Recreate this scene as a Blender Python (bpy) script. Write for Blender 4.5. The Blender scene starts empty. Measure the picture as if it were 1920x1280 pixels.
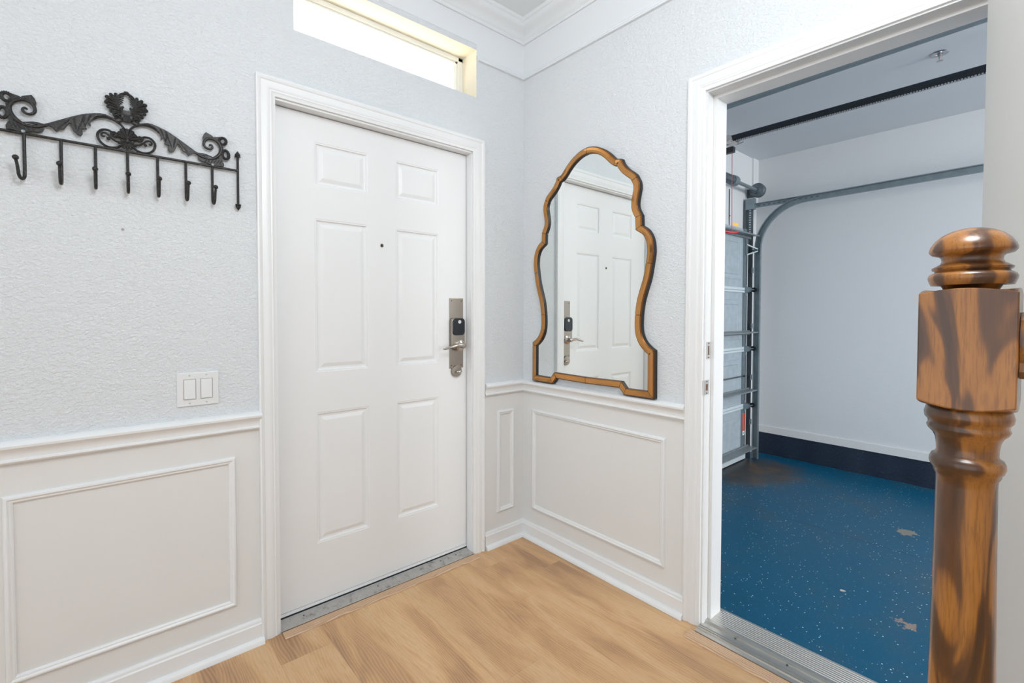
import bpy, math, random
from mathutils import Vector, Matrix
random.seed(7)
S = bpy.context.scene
COL = S.collection
PI = math.pi

# ------------------------------------------------------------------ camera
F_PX = 889.457; YAW = 0.7138; PITCH = -0.0252; ROLL = 0.0017
CAM = Vector((-1.7833, -1.9617, 1.2411))
fw = Vector((math.sin(YAW)*math.cos(PITCH), math.cos(YAW)*math.cos(PITCH), math.sin(PITCH)))
rt = Vector((math.cos(YAW), -math.sin(YAW), 0)); up = rt.cross(fw)
r2 = rt*math.cos(ROLL)+up*math.sin(ROLL); u2 = -rt*math.sin(ROLL)+up*math.cos(ROLL)
cd = bpy.data.cameras.new('camera'); cam = bpy.data.objects.new('camera', cd); COL.objects.link(cam)
cam.matrix_world = Matrix(((r2.x, u2.x, -fw.x, CAM.x), (r2.y, u2.y, -fw.y, CAM.y), (r2.z, u2.z, -fw.z, CAM.z), (0, 0, 0, 1)))
cd.sensor_width = 36; cd.lens = 36*F_PX/1920; cd.shift_y = -30.58/1920; cd.clip_start = 0.02
S.camera = cam

# ------------------------------------------------------------------ world, lights, exposure
w = bpy.data.worlds.new('sky'); S.world = w; w.use_nodes = True
w.node_tree.nodes['Background'].inputs[0].default_value = (0.91, 0.965, 1.0, 1)
w.node_tree.nodes['Background'].inputs[1].default_value = 1.42

def area(name, loc, target, size, size_y, power, col):
    if size_y == 0:
        l = bpy.data.lights.new(name, 'POINT'); l.shadow_soft_size = size
    else:
        l = bpy.data.lights.new(name, 'AREA'); l.shape = 'RECTANGLE'; l.size = size; l.size_y = size_y
    l.energy = power; l.color = col
    o = bpy.data.objects.new(name, l); COL.objects.link(o); o.location = loc
    d = Vector(target)-Vector(loc); o.rotation_euler = d.to_track_quat('-Z', 'Y').to_euler()
    return o
LIGHTS = [
 ('hall_fill_light', (-1.34, -1.92, 2.40), (0, 0, 0), 0.28, 0, 49, (0.955, 0.98, 1.0)),  # added out-of-frame fill for the upper hall walls, no actual fixture
 ('garage_opener_light', (1.6, -3.3, 2.30), (1.6, -3.3, 0), 0.10, 0, 6, (1.0, 0.8, 0.6)),
 ('garage_fill_light', (1.2, -5.6, 1.9), (1.7, -0.5, 1.3), 1.6, 1.2, 130, (0.99, 0.99, 0.985)),  # added area fill that brightens the garage, no window modelled there
 ('porch_sun_bounce_light', (-0.8, 0.9, 1.7), (-0.8, 0.2, 2.6), 1.2, 0.8, 24, (1.0, 0.90, 0.70)),
]
for L_ in LIGHTS: area(*L_)

S.view_settings.view_transform = 'Standard'; S.view_settings.look = 'None'
S.view_settings.gamma = 1; S.view_settings.use_curve_mapping = False
S.view_settings.exposure = 0.1

# ------------------------------------------------------------------ materials
def mat(name, col, rough=0.5, metal=0.0, spec=0.5):
    m = bpy.data.materials.new(name); m.use_nodes = True
    b = m.node_tree.nodes['Principled BSDF']
    b.inputs['Base Color'].default_value = (*col, 1); b.inputs['Roughness'].default_value = rough
    b.inputs['Metallic'].default_value = metal; b.inputs['Specular IOR Level'].default_value = spec
    return m, m.node_tree.nodes, m.node_tree.links, b
def coords(n, l, scale=(1, 1, 1), rot=(0, 0, 0)):
    g = n.new('ShaderNodeNewGeometry'); mp = n.new('ShaderNodeMapping')
    mp.inputs['Scale'].default_value = scale; mp.inputs['Rotation'].default_value = rot
    l.new(g.outputs['Position'], mp.inputs['Vector']); return mp.outputs['Vector']
def noise(n, l, vec, scale, detail=4, rough=0.55, dist=0.0):
    t = n.new('ShaderNodeTexNoise'); t.inputs['Scale'].default_value = scale; t.inputs['Detail'].default_value = detail
    t.inputs['Roughness'].default_value = rough; t.inputs['Distortion'].default_value = dist
    l.new(vec, t.inputs['Vector']); return t.outputs['Fac']
def ramp(n, l, fac, stops):
    r = n.new('ShaderNodeValToRGB'); e = r.color_ramp.elements
    while len(e) < len(stops): e.new(0.5)
    for i, (p, c) in enumerate(stops):
        e[i].position = p; e[i].color = (*c, 1) if len(c) == 3 else c
    l.new(fac, r.inputs['Fac']); return r.outputs['Color']
def mix(n, l, fac, a, b, mode='MIX'):
    x = n.new('ShaderNodeMix'); x.data_type = 'RGBA'; x.blend_type = mode
    for s, v in ((x.inputs['Factor'], fac), (x.inputs['A'], a), (x.inputs['B'], b)):
        if hasattr(v, 'links'): l.new(v, s)
        elif isinstance(v, (int, float)): s.default_value = v
        else: s.default_value = (*v, 1)
    return x.outputs['Result']
def math_(n, l, op, a, b=0.0, c=0.0):
    x = n.new('ShaderNodeMath'); x.operation = op
    for i, v in enumerate((a, b, c)):
        if hasattr(v, 'links'): l.new(v, x.inputs[i])
        else: x.inputs[i].default_value = v
    return x.outputs[0]
def bump(n, l, b, h, strength, dist):
    x = n.new('ShaderNodeBump'); x.inputs['Strength'].default_value = strength; x.inputs['Distance'].default_value = dist
    l.new(h, x.inputs['Height']); l.new(x.outputs['Normal'], b.inputs['Normal'])

def textured_paint(name, col, strength=0.6, dist=0.004, scale=70, rough=0.65):
    m, n, l, b = mat(name, col, rough)
    v = coords(n, l, (1, 1, 1.35)); h = noise(n, l, v, scale, 5, 0.6, 0.6)
    h2 = noise(n, l, v, scale*0.35, 3, 0.5, 0.4)
    s = math_(n, l, 'MULTIPLY_ADD', h2, 0.6, h)
    bump(n, l, b, s, strength, dist); return m
M_WALL = textured_paint('textured_wall_paint', (0.765, 0.80, 0.83), 0.75, 0.008, 95)
M_GWALL = textured_paint('garage_wall_paint', (0.66, 0.68, 0.70), 0.35, 0.003, 90)
M_GCEIL = textured_paint('garage_ceiling_paint', (0.66, 0.68, 0.71), 0.3, 0.003, 50)
def smooth_paint(name, col, rough=0.42, dirt=0.0):
    m, n, l, b = mat(name, col, rough)
    v = coords(n, l); h = noise(n, l, v, 25, 3)
    bump(n, l, b, h, 0.06, 0.002)
    if dirt:
        d = noise(n, l, coords(n, l, (1, 1, 0.5)), 55, 6, 0.75, 0.5)
        k = ramp(n, l, d, [(0.0, (0, 0, 0)), (0.69, (0, 0, 0)), (0.74, (1, 1, 1))])
        l.new(mix(n, l, math_(n, l, 'MULTIPLY', k, dirt), col, (0.25, 0.22, 0.19)), b.inputs['Base Color'])
    return m
M_TRIM = smooth_paint('white_trim_paint', (0.825, 0.84, 0.85), 0.38)
M_FRIEZE = smooth_paint('pale_frieze_paint', (0.77, 0.80, 0.83), 0.6)
M_PANEL = smooth_paint('wainscot_paint', (0.775, 0.78, 0.775), 0.45)
M_JAMB = smooth_paint('worn_jamb_paint', (0.74, 0.745, 0.745), 0.4, 0.5)
M_DOOR = smooth_paint('door_paint', (0.83, 0.845, 0.855), 0.42)
M_REVEAL = smooth_paint('sun_warmed_reveal_tint', (0.88, 0.82, 0.68), 0.6)  # warm sunlight on the transom reveal is put into this cream colour
M_CEIL = smooth_paint('ceiling_paint', (0.80, 0.84, 0.87), 0.8)
M_SWITCH = mat('switch_plastic', (0.78, 0.80, 0.81), 0.3)[0]
M_VINYL = mat('window_vinyl', (0.85, 0.85, 0.80), 0.4)[0]
M_SLOT = mat('screw_slot_dark', (0.08, 0.08, 0.08), 0.5)[0]
M_BLACK = mat('black_plastic', (0.012, 0.016, 0.022), 0.25)[0]
M_NICKEL = mat('satin_nickel', (0.36, 0.32, 0.28), 0.30, 1.0)[0]
M_NICKEL2 = mat('polished_nickel', (0.50, 0.46, 0.42), 0.18, 1.0)[0]
M_STEEL = mat('strike_steel', (0.62, 0.60, 0.58), 0.38, 1.0)[0]
M_RED = mat('red_plastic', (0.55, 0.01, 0.02), 0.4)[0]
M_CORD = mat('red_cord', (0.45, 0.10, 0.12), 0.7)[0]
M_YELLOW = mat('yellow_tag', (0.85, 0.50, 0.02), 0.5)[0]
M_ORANGE = mat('orange_sticker', (0.90, 0.09, 0.02), 0.5)[0]
M_WHITEST = mat('white_sticker', (0.85, 0.85, 0.85), 0.5)[0]
M_MIRROR = mat('mirror_silver', (0.88, 0.91, 0.90), 0.0, 1.0)[0]
M_BACKING = mat('black_mirror_backing', (0.015, 0.014, 0.014), 0.5)[0]

def bronze():
    m, n, l, b = mat('bronze_mirror_glass', (0.60, 0.29, 0.10), 0.08, 1.0)
    return m
M_BRONZE = bronze()
M_BRONZE2 = mat('bronze_bevel_edge', (0.30, 0.13, 0.045), 0.15, 1.0)[0]

def iron():
    m, n, l, b = mat('wrought_iron', (0.02, 0.02, 0.022), 0.42, 0.6)
    v = coords(n, l); h = noise(n, l, v, 220, 4)
    l.new(ramp(n, l, h, [(0.35, (0.022, 0.023, 0.026)), (0.60, (0.045, 0.043, 0.041)), (0.78, (0.11, 0.095, 0.08))]), b.inputs['Base Color'])
    bump(n, l, b, h, 0.5, 0.0012); return m
M_IRON = iron()

def galv(name, col, metal=0.6, rough=0.45):
    m, n, l, b = mat(name, col, rough, metal)
    h = noise(n, l, coords(n, l), 18, 3)
    c2 = tuple(c*0.88 for c in col)
    l.new(ramp(n, l, h, [(0.35, c2), (0.65, col)]), b.inputs['Base Color']); return m
M_GALV = galv('galvanised_steel', (0.27, 0.33, 0.36))
M_GALVD = galv('dark_galvanised_steel', (0.14, 0.17, 0.19))
M_STRUT = galv('strut_steel', (0.27, 0.31, 0.33), 0.4)
M_GDOOR = galv('garage_door_paint', (0.40, 0.47, 0.52), 0.0, 0.5)
M_GLINE = mat('section_joint_light', (0.58, 0.66, 0.70), 0.45)[0]
M_RAILB = mat('black_opener_rail', (0.015, 0.022, 0.03), 0.35, 0.3)[0]
M_CHAIN = mat('chain_steel', (0.55, 0.55, 0.56), 0.3, 1.0)[0]
M_RUSTY = galv('pulley_metal', (0.72, 0.68, 0.66), 0.95, 0.22)
M_ALU = mat('threshold_aluminium', (0.62, 0.61, 0.58), 0.32, 1.0)[0]

def sill():
    m, n, l, b = mat('weathered_sill_metal', (0.42, 0.41, 0.39), 0.55, 0.25)
    h = noise(n, l, coords(n, l), 40, 6, 0.7)
    l.new(ramp(n, l, h, [(0.3, (0.20, 0.19, 0.18)), (0.45, (0.42, 0.41, 0.39)), (0.7, (0.50, 0.49, 0.47))]), b.inputs['Base Color'])
    bump(n, l, b, h, 0.1, 0.001); return m
M_SILL = sill()

def planks():
    # vinyl planks 0.18 m wide running parallel to the mirror wall (world Y)
    m, n, l, b = mat('oak_vinyl_plank', (0.5, 0.33, 0.2), 0.42)
    g = n.new('ShaderNodeNewGeometry'); sx = n.new('ShaderNodeSeparateXYZ'); l.new(g.outputs['Position'], sx.inputs[0])
    u = math_(n, l, 'MULTIPLY_ADD', sx.outputs['X'], 1/0.18, 40.35)
    idx = math_(n, l, 'FLOOR', u); fu = math_(n, l, 'FRACT', u)
    wn = n.new('ShaderNodeTexWhiteNoise'); wn.noise_dimensions = '1D'; l.new(idx, wn.inputs['W'])
    off = math_(n, l, 'MULTIPLY', wn.outputs['Value'], 1.2)
    vv = math_(n, l, 'ADD', math_(n, l, 'MULTIPLY', sx.outputs['Y'], 1/1.22), off)
    jd = math_(n, l, 'FLOOR', vv); fv = math_(n, l, 'FRACT', vv)
    wn2 = n.new('ShaderNodeTexWhiteNoise'); wn2.noise_dimensions = '2D'
    cb = n.new('ShaderNodeCombineXYZ'); l.new(idx, cb.inputs[0]); l.new(jd, cb.inputs[1]); l.new(cb.outputs[0], wn2.inputs['Vector'])
    # grain coordinates: shift each plank
    gx = math_(n, l, 'MULTIPLY_ADD', wn2.outputs['Value'], 13.0, sx.outputs['X'])
    gc = n.new('ShaderNodeCombineXYZ'); l.new(gx, gc.inputs[0]); l.new(math_(n, l, 'MULTIPLY', sx.outputs['Y'], 0.22), gc.inputs[1])
    v = gc.outputs[0]
    broad = noise(n, l, v, 9, 3, 0.5, 0.6)
    wv = n.new('ShaderNodeTexWave'); wv.wave_type = 'BANDS'; wv.bands_direction = 'X'
    wv.inputs['Scale'].default_value = 30; wv.inputs['Distortion'].default_value = 26; wv.inputs['Detail'].default_value = 2
    wv.inputs['Detail Scale'].default_value = 0.32; l.new(v, wv.inputs['Vector'])
    fine = noise(n, l, coords(n, l, (1, 0.05, 1)), 380, 3, 0.6)
    tone = ramp(n, l, broad, [(0.30, (0.36, 0.19, 0.090)), (0.42, (0.54, 0.295, 0.135)), (0.53, (0.66, 0.39, 0.185)), (0.62, (0.70, 0.45, 0.235)), (0.75, (0.60, 0.305, 0.130))])
    t2 = mix(n, l, math_(n, l, 'MULTIPLY', wv.outputs['Fac'], 0.30), tone, (0.80, 0.56, 0.33))
    t3 = mix(n, l, math_(n, l, 'MULTIPLY', ramp(n, l, fine, [(0.50, (0, 0, 0)), (0.72, (1, 1, 1))]), 0.35), t2, (0.30, 0.18, 0.10))
    t4 = mix(n, l, math_(n, l, 'MULTIPLY', wn2.outputs['Value'], 0.15), t3, (0.42, 0.28, 0.17))
    e1 = math_(n, l, 'LESS_THAN', fu, 0.010); e2 = math_(n, l, 'LESS_THAN', fv, 0.0016)
    ed = math_(n, l, 'MULTIPLY', math_(n, l, 'MAXIMUM', e1, e2), 0.18)
    l.new(mix(n, l, ed, t4, (0.22, 0.13, 0.07)), b.inputs['Base Color'])
    bump(n, l, b, fine, 0.12, 0.0008); return m
M_PLANK = planks()

def strip_wood(name, along_x=True):
    m, n, l, b = mat(name, (0.56, 0.38, 0.24), 0.42)
    v = coords(n, l, (0.25, 1, 1) if along_x else (1, 0.25, 1))
    w_ = n.new('ShaderNodeTexWave'); w_.bands_direction = 'Y' if along_x else 'X'
    w_.inputs['Scale'].default_value = 40; w_.inputs['Distortion'].default_value = 7; w_.inputs['Detail'].default_value = 2; l.new(v, w_.inputs['Vector'])
    l.new(ramp(n, l, w_.outputs['Fac'], [(0.0, (0.46, 0.29, 0.17)), (0.6, (0.58, 0.38, 0.235)), (1.0, (0.68, 0.48, 0.32))]), b.inputs['Base Color'])
    return m
M_STRIPX = strip_wood('oak_strip_x'); M_STRIPY = strip_wood('oak_strip_y', False)

def oak():
    m, n, l, b = mat('varnished_oak', (0.3, 0.12, 0.03), 0.28)
    b.inputs['Coat Weight'].default_value = 0.4; b.inputs['Coat Roughness'].default_value = 0.15
    v = coords(n, l, (1, 1, 0.26))
    big = noise(n, l, v, 17, 2, 0.45, 1.5)
    base = ramp(n, l, big, [(0.36, (0.060, 0.024, 0.008)), (0.44, (0.11, 0.040, 0.010)), (0.50, (0.32, 0.122, 0.020)), (0.60, (0.38, 0.150, 0.026)), (0.68, (0.22, 0.080, 0.015)), (0.80, (0.10, 0.036, 0.009))])
    fine = noise(n, l, coords(n, l, (1, 1, 0.06)), 420, 3, 0.65)
    c = mix(n, l, math_(n, l, 'MULTIPLY', ramp(n, l, fine, [(0.48, (0, 0, 0)), (0.66, (1, 1, 1))]), 0.40), base, (0.06, 0.022, 0.008))
    l.new(c, b.inputs['Base Color']); bump(n, l, b, fine, 0.15, 0.0006); return m
M_OAK = oak()

def epoxy():
    m, n, l, b = mat('blue_epoxy_floor', (0.0, 0.06, 0.13), 0.4, 0.0, 0.22)
    v = coords(n, l)
    wear = noise(n, l, v, 1.6, 4, 0.6)
    base = ramp(n, l, wear, [(0.30, (0.0, 0.070, 0.140)), (0.50, (0.001, 0.080, 0.160)), (0.72, (0.030, 0.085, 0.135))])
    vo = n.new('ShaderNodeTexVoronoi'); vo.inputs['Scale'].default_value = 62; l.new(v, vo.inputs['Vector'])
    dens = noise(n, l, v, 3.2, 2)
    rc = n.new('ShaderNodeSeparateColor'); l.new(vo.outputs['Color'], rc.inputs[0])
    pick = math_(n, l, 'GREATER_THAN', rc.outputs[0], math_(n, l, 'MULTIPLY_ADD', dens, -1.15, 1.02))
    rad = math_(n, l, 'MULTIPLY_ADD', rc.outputs[1], 0.13, 0.045)
    fl = math_(n, l, 'MULTIPLY', math_(n, l, 'LESS_THAN', vo.outputs['Distance'], rad), pick)
    c = mix(n, l, fl, base, (0.75, 0.85, 0.90))
    vo2 = n.new('ShaderNodeTexVoronoi'); vo2.inputs['Scale'].default_value = 170; l.new(v, vo2.inputs['Vector'])
    rc2 = n.new('ShaderNodeSeparateColor'); l.new(vo2.outputs['Color'], rc2.inputs[0])
    f2 = math_(n, l, 'MULTIPLY', math_(n, l, 'LESS_THAN', vo2.outputs['Distance'], 0.16), math_(n, l, 'GREATER_THAN', rc2.outputs[0], 0.84))
    c = mix(n, l, math_(n, l, 'MULTIPLY', f2, 0.6), c, (0.35, 0.48, 0.56))
    # worn bare / rusty corner by the garage door and two peeled patches
    def blob(cx, cy, r, sc, amp, thr, ysc=1.0):
        g = n.new('ShaderNodeNewGeometry'); mp = n.new('ShaderNodeMapping'); mp.vector_type = 'POINT'
        mp.inputs['Location'].default_value = (-cx, -cy*ysc, 0.12); mp.inputs['Scale'].default_value = (1, ysc, 1)
        l.new(g.outputs['Position'], mp.inputs['Vector'])
        ln = n.new('ShaderNodeVectorMath'); ln.operation = 'LENGTH'; l.new(mp.outputs[0], ln.inputs[0])
        nz = noise(n, l, v, sc, 5, 0.65)
        d = math_(n, l, 'ADD', ln.outputs['Value'], math_(n, l, 'MULTIPLY', math_(n, l, 'SUBTRACT', nz, 0.5), amp))
        q = n.new('ShaderNodeMapRange'); q.inputs['From Min'].default_value = r; q.inputs['From Max'].default_value = r*thr
        l.new(d, q.inputs['Value']); return q.outputs[0]
    rust = noise(n, l, v, 6, 4, 0.6)
    rc3 = ramp(n, l, rust, [(0.35, (0.045, 0.05, 0.055)), (0.5, (0.075, 0.06, 0.045)), (0.62, (0.14, 0.075, 0.03))])
    c = mix(n, l, math_(n, l, 'MULTIPLY', blob(2.45, -0.27, 0.50, 5, 0.5, 0.6, 1.3), 0.85), c, rc3)
    c = mix(n, l, blob(1.99, -1.36, 0.052, 30, 0.12, 0.9, 1.1), c, (0.20, 0.19, 0.16))
    c = mix(n, l, blob(0.87, -1.55, 0.030, 32, 0.22, 0.9), c, (0.25, 0.20, 0.17))
    c = mix(n, l, blob(0.955, -1.29, 0.012, 40, 0.02, 0.8), c, (0.5, 0.45, 0.42))
    # control joint
    sx = n.new('ShaderNodeSeparateXYZ'); l.new(v, sx.inputs[0])
    j = math_(n, l, 'LESS_THAN', math_(n, l, 'ABSOLUTE', math_(n, l, 'SUBTRACT', sx.outputs['X'], 1.65)), 0.0035)
    c = mix(n, l, math_(n, l, 'MULTIPLY', j, 0.7), c, (0.01, 0.03, 0.05))
    l.new(c, b.inputs['Base Color'])
    rr = n.new('ShaderNodeMapRange'); rr.inputs['To Min'].default_value = 0.28; rr.inputs['To Max'].default_value = 0.5
    l.new(wear, rr.inputs['Value']); l.new(rr.outputs[0], b.inputs['Roughness'])
    bump(n, l, b, noise(n, l, v, 30, 3), 0.08, 0.002); return m
M_EPOXY = epoxy()
def curb_m():
    m, n, l, b = mat('dark_painted_curb', (0.006, 0.02, 0.05), 0.5)
    h = noise(n, l, coords(n, l, (1, 1, 1)), 60, 5, 0.7)
    l.new(ramp(n, l, h, [(0.60, (0.004, 0.014, 0.035)), (0.70, (0.02, 0.05, 0.08)), (0.80, (0.30, 0.33, 0.35))]), b.inputs['Base Color'])
    bump(n, l, b, h, 0.8, 0.006); return m
M_CURB = curb_m()
def scuffed(name, col):
    m, n, l, b = mat(name, col, 0.5)
    h = noise(n, l, coords(n, l, (1, 1, 1.8)), 22, 7, 0.8, 1.0)
    l.new(ramp(n, l, h, [(0.70, col), (0.745, (0.30, 0.29, 0.28))]), b.inputs['Base Color']); return m
M_GBASE = scuffed('scuffed_base_paint', (0.70, 0.71, 0.71))
def peep_glass():
    return mat('peephole_glass', (0.02, 0.02, 0.02), 0.1)[0]
M_PEEP = peep_glass()
def pane():
    m = bpy.data.materials.new('window_glass'); m.use_nodes = True; n = m.node_tree.nodes; l = m.node_tree.links
    b = n['Principled BSDF']; b.inputs['Transmission Weight'].default_value = 1.0; b.inputs['Roughness'].default_value = 0.0
    b.inputs['IOR'].default_value = 1.02; b.inputs['Base Color'].default_value = (1, 1, 1, 1); return m
M_PANE = pane()

# ------------------------------------------------------------------ mesh builder
class MB:
    def __init__(s): s.v = []; s.f = []; s.m = []
    def add(s, verts, faces, mi=0):
        o = len(s.v); s.v += [tuple(p) for p in verts]
        for f in faces: s.f.append(tuple(i+o for i in f)); s.m.append(mi)
        return s
    def box(s, a, b, mi=0):
        x0, x1 = sorted((a[0], b[0])); y0, y1 = sorted((a[1], b[1])); z0, z1 = sorted((a[2], b[2]))
        v = [(x, y, z) for x in (x0, x1) for y in (y0, y1) for z in (z0, z1)]
        return s.add(v, [(0, 1, 3, 2), (4, 6, 7, 5), (0, 4, 5, 1), (2, 3, 7, 6), (0, 2, 6, 4), (1, 5, 7, 3)], mi)
    def obox(s, c, ax, ay, az, mi=0):
        c = Vector(c); ax, ay, az = Vector(ax), Vector(ay), Vector(az)
        v = [c+ax*i+ay*j+az*k for i in (-1, 1) for j in (-1, 1) for k in (-1, 1)]
        return s.add(v, [(0, 1, 3, 2), (4, 6, 7, 5), (0, 4, 5, 1), (2, 3, 7, 6), (0, 2, 6, 4), (1, 5, 7, 3)], mi)
    def tube(s, path, r, n=8, caps=True, closed=False, flat=None, mi=0):
        P = [Vector(p) for p in path]; N = len(P)
        R = r if isinstance(r, (list, tuple)) else [r]*N
        rings = []; prev = None
        for i in range(N):
            if closed: t = P[(i+1) % N]-P[i-1]
            else: t = P[min(i+1, N-1)]-P[max(i-1, 0)]
            t.normalize()
            if flat is not None: a = Vector(flat)
            elif prev is None: a = Vector((0, 0, 1)) if abs(t.z) < 0.9 else Vector((0, 1, 0))
            else: a = prev
            a = (a-t*a.dot(t)).normalized(); prev = a; b2 = t.cross(a)
            rings.append([P[i]+(a*math.cos(2*PI*k/n)+b2*math.sin(2*PI*k/n))*R[i] for k in range(n)])
        v = [p for q in rings for p in q]; f = []
        for i in range(N if closed else N-1):
            j = (i+1) % N
            for k in range(n):
                f.append((i*n+k, i*n+(k+1) % n, j*n+(k+1) % n, j*n+k))
        if caps and not closed: f.append(tuple(range(n))[::-1]); f.append(tuple((N-1)*n+k for k in range(n)))
        return s.add(v, f, mi)
    def cyl(s, a, b, r, n=20, r2=None, mi=0): return s.tube([a, b], [r, r2 if r2 is not None else r], n, mi=mi)
    def ball(s, c, r, n=12, sc=(1, 1, 1), mi=0):
        v = []; f = []; c = Vector(c); m = n//2
        for i in range(m+1):
            th = PI*i/m
            for k in range(n):
                ph = 2*PI*k/n
                v.append((c.x+r*sc[0]*math.sin(th)*math.cos(ph), c.y+r*sc[1]*math.sin(th)*math.sin(ph), c.z+r*sc[2]*math.cos(th)))
        for i in range(m):
            for k in range(n): f.append((i*n+k, (i+1)*n+k, (i+1)*n+(k+1) % n, i*n+(k+1) % n))
        return s.add(v, f, mi)
    def lathe(s, c, prof, n=40, axis='z', mi=0):
        v = []; f = []
        for (r, h) in prof:
            for k in range(n):
                a = 2*PI*k/n; p, q = r*math.cos(a), r*math.sin(a)
                v.append({'z': (c[0]+p, c[1]+q, c[2]+h), 'y': (c[0]+p, c[1]+h, c[2]+q), 'x': (c[0]+h, c[1]+p, c[2]+q)}[axis])
        for i in range(len(prof)-1):
            for k in range(n): f.append((i*n+k, i*n+(k+1) % n, (i+1)*n+(k+1) % n, (i+1)*n+k))
        f.append(tuple(range(n))[::-1]); f.append(tuple((len(prof)-1)*n+k for k in range(n)))
        return s.add(v, f, mi)
    def prism(s, poly, mp, h0, h1, mi=0, dome=0.0):
        n = len(poly); v = [mp(a, b, h0) for a, b in poly]+[mp(a, b, h1) for a, b in poly]
        f = [(i, (i+1) % n, n+(i+1) % n, n+i) for i in range(n)]
        f.append(tuple(range(n))[::-1]); f.append(tuple(range(n, 2*n)))
        return s.add(v, f, mi)
    def sweep(s, path, prof, mp, closed=False, mi=0, caps=True):
        # path in a plane (a,b); prof points (offset to the right of travel, height h); mp(a,b,h)->xyz
        N = len(path); P = [Vector((p[0], p[1])) for p in path]; v = []
        for i in range(N):
            if closed or 0 < i < N-1: d0 = (P[i]-P[i-1]).normalized(); d1 = (P[(i+1) % N]-P[i]).normalized()
            elif i == 0: d0 = d1 = (P[1]-P[0]).normalized()
            else: d0 = d1 = (P[-1]-P[-2]).normalized()
            n0 = Vector((d0.y, -d0.x)); n1 = Vector((d1.y, -d1.x)); k = n0+n1; k = k/(k.dot(n0)) if k.length > 1e-6 else n0
            for o, h in prof: q = P[i]+k*o; v.append(mp(q.x, q.y, h))
        M = len(prof); f = []
        for i in range(N if closed else N-1):
            j = (i+1) % N
            for k in range(M-1): f.append((i*M+k, i*M+k+1, j*M+k+1, j*M+k))
        if caps and not closed: f.append(tuple(range(M))[::-1]); f.append(tuple((N-1)*M+k for k in range(M)))
        return s.add(v, f, mi)
    def build(s, name, m, parent=None, smooth=False, bev=0.0, tag_=None, seg=2, angle=35):
        me = bpy.data.meshes.new(name); off = Vector((0, 0, 0)); p = parent
        while p is not None: off += p.location; p = p.parent
        me.from_pydata([tuple(Vector(q)-off) for q in s.v], [], s.f)
        for x in (m if isinstance(m, (list, tuple)) else [m]): me.materials.append(x)
        for i, pl in enumerate(me.polygons): pl.material_index = s.m[i]
        import bmesh
        bm = bmesh.new(); bm.from_mesh(me); bmesh.ops.recalc_face_normals(bm, faces=bm.faces); bm.to_mesh(me); bm.free()
        o = bpy.data.objects.new(name, me); COL.objects.link(o)
        if parent is not None: o.parent = parent
        if smooth:
            for pl in me.polygons: pl.use_smooth = True
            try: me.set_sharp_from_angle(angle=math.radians(angle))
            except Exception: pass
        if bev:
            b = o.modifiers.new('bevel', 'BEVEL'); b.width = bev; b.segments = seg; b.limit_method = 'ANGLE'; b.angle_limit = math.radians(50)
        return o

def tag(o, label=None, cat=None, group=None, kind=None):
    if label: o['label'] = label
    if cat: o['category'] = cat
    if group: o['group'] = group
    if kind: o['kind'] = kind
    return o
def thing(name, loc, label, cat, group=None, kind=None):
    o = bpy.data.objects.new(name, None); COL.objects.link(o); o.location = loc; o.empty_display_size = 0.05
    return tag(o, label, cat, group, kind)
def structure(o, label, cat): return tag(o, label, cat, None, 'structure')

A = lambda a, b, h: (a, -h, b)            # wall A plane (x, z), h out into the room
B = lambda a, b, h: (-h, a, b)            # wall B plane (y, z), h out into the room
G = lambda a, b, h: (a, b, h)             # plan

# ================================================================== SETTING
CEIL = 2.80; GF = -0.12; GC = 2.737; GX = 3.10; WT = 0.125
CR = 0.84                                  # split between textured wall and wainscot (behind the chair rail)

def wall_cells(mb, us, vs, holes, mp, d0, d1, split=None):
    # front surface at d0, back at d1; hole reveals
    def inh(u, v): return any(h[0] < u < h[1] and h[2] < v < h[3] for h in holes)
    for i in range(len(us)-1):
        for j in range(len(vs)-1):
            if inh((us[i]+us[i+1])/2, (vs[j]+vs[j+1])/2): continue
            q = [(us[i], vs[j]), (us[i+1], vs[j]), (us[i+1], vs[j+1]), (us[i], vs[j+1])]
            mi = 1 if (split is not None and vs[j+1] <= split+1e-6) else 0
            mb.add([mp(a, b, d0) for a, b in q], [(0, 1, 2, 3)], mi); mb.add([mp(a, b, d1) for a, b in q], [(3, 2, 1, 0)], mi)
    for h in holes:
        q = [(h[0], h[2]), (h[1], h[2]), (h[1], h[3]), (h[0], h[3])]; mi = h[4] if len(h) > 4 else 0
        for k in range(4):
            a, b = q[k], q[(k+1) % 4]
            if k == 0 and h[2] <= -0.0: continue
            mb.add([mp(a[0], a[1], d0), mp(b[0], b[1], d0), mp(b[0], b[1], d1), mp(a[0], a[1], d1)], [(0, 1, 2, 3)], mi)

TW = (-1.205, -0.326, 2.335, 2.573)         # transom opening
DA = (-1.283, -0.349, -0.0, 2.056)          # front door rough opening
DB = (-1.872, -1.050, -0.0, 2.10)           # garage passage rough opening
XL = -4.6; YN = -6.0
mb = MB()
wall_cells(mb, [XL, DA[0], TW[0], DA[1], TW[1], 0.0], [0, CR, DA[3], TW[2], TW[3], CEIL], [DA, (*TW, 2)], A, 0.0, -0.16, CR)
structure(mb.build('wall_left', [M_WALL, M_PANEL, M_REVEAL]), 'pale grey textured wall with the front door and the hook rack', 'wall')
mb = MB()
wall_cells(mb, [YN, DB[0], DB[1], 0.0], [0, CR, DB[3], CEIL], [DB], B, 0.0, -WT, CR)
structure(mb.build('wall_right', [M_WALL, M_PANEL]), 'pale textured wall carrying the scalloped mirror and garage doorway', 'wall')
structure(MB().box((XL, YN, -0.10), (-0.05, 0.0, 0)).box((-0.05, YN, -0.10), (-0.0, 0, -0.001)).build('floor', M_PLANK), 'light oak plank floor of the entry', 'floor')
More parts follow.
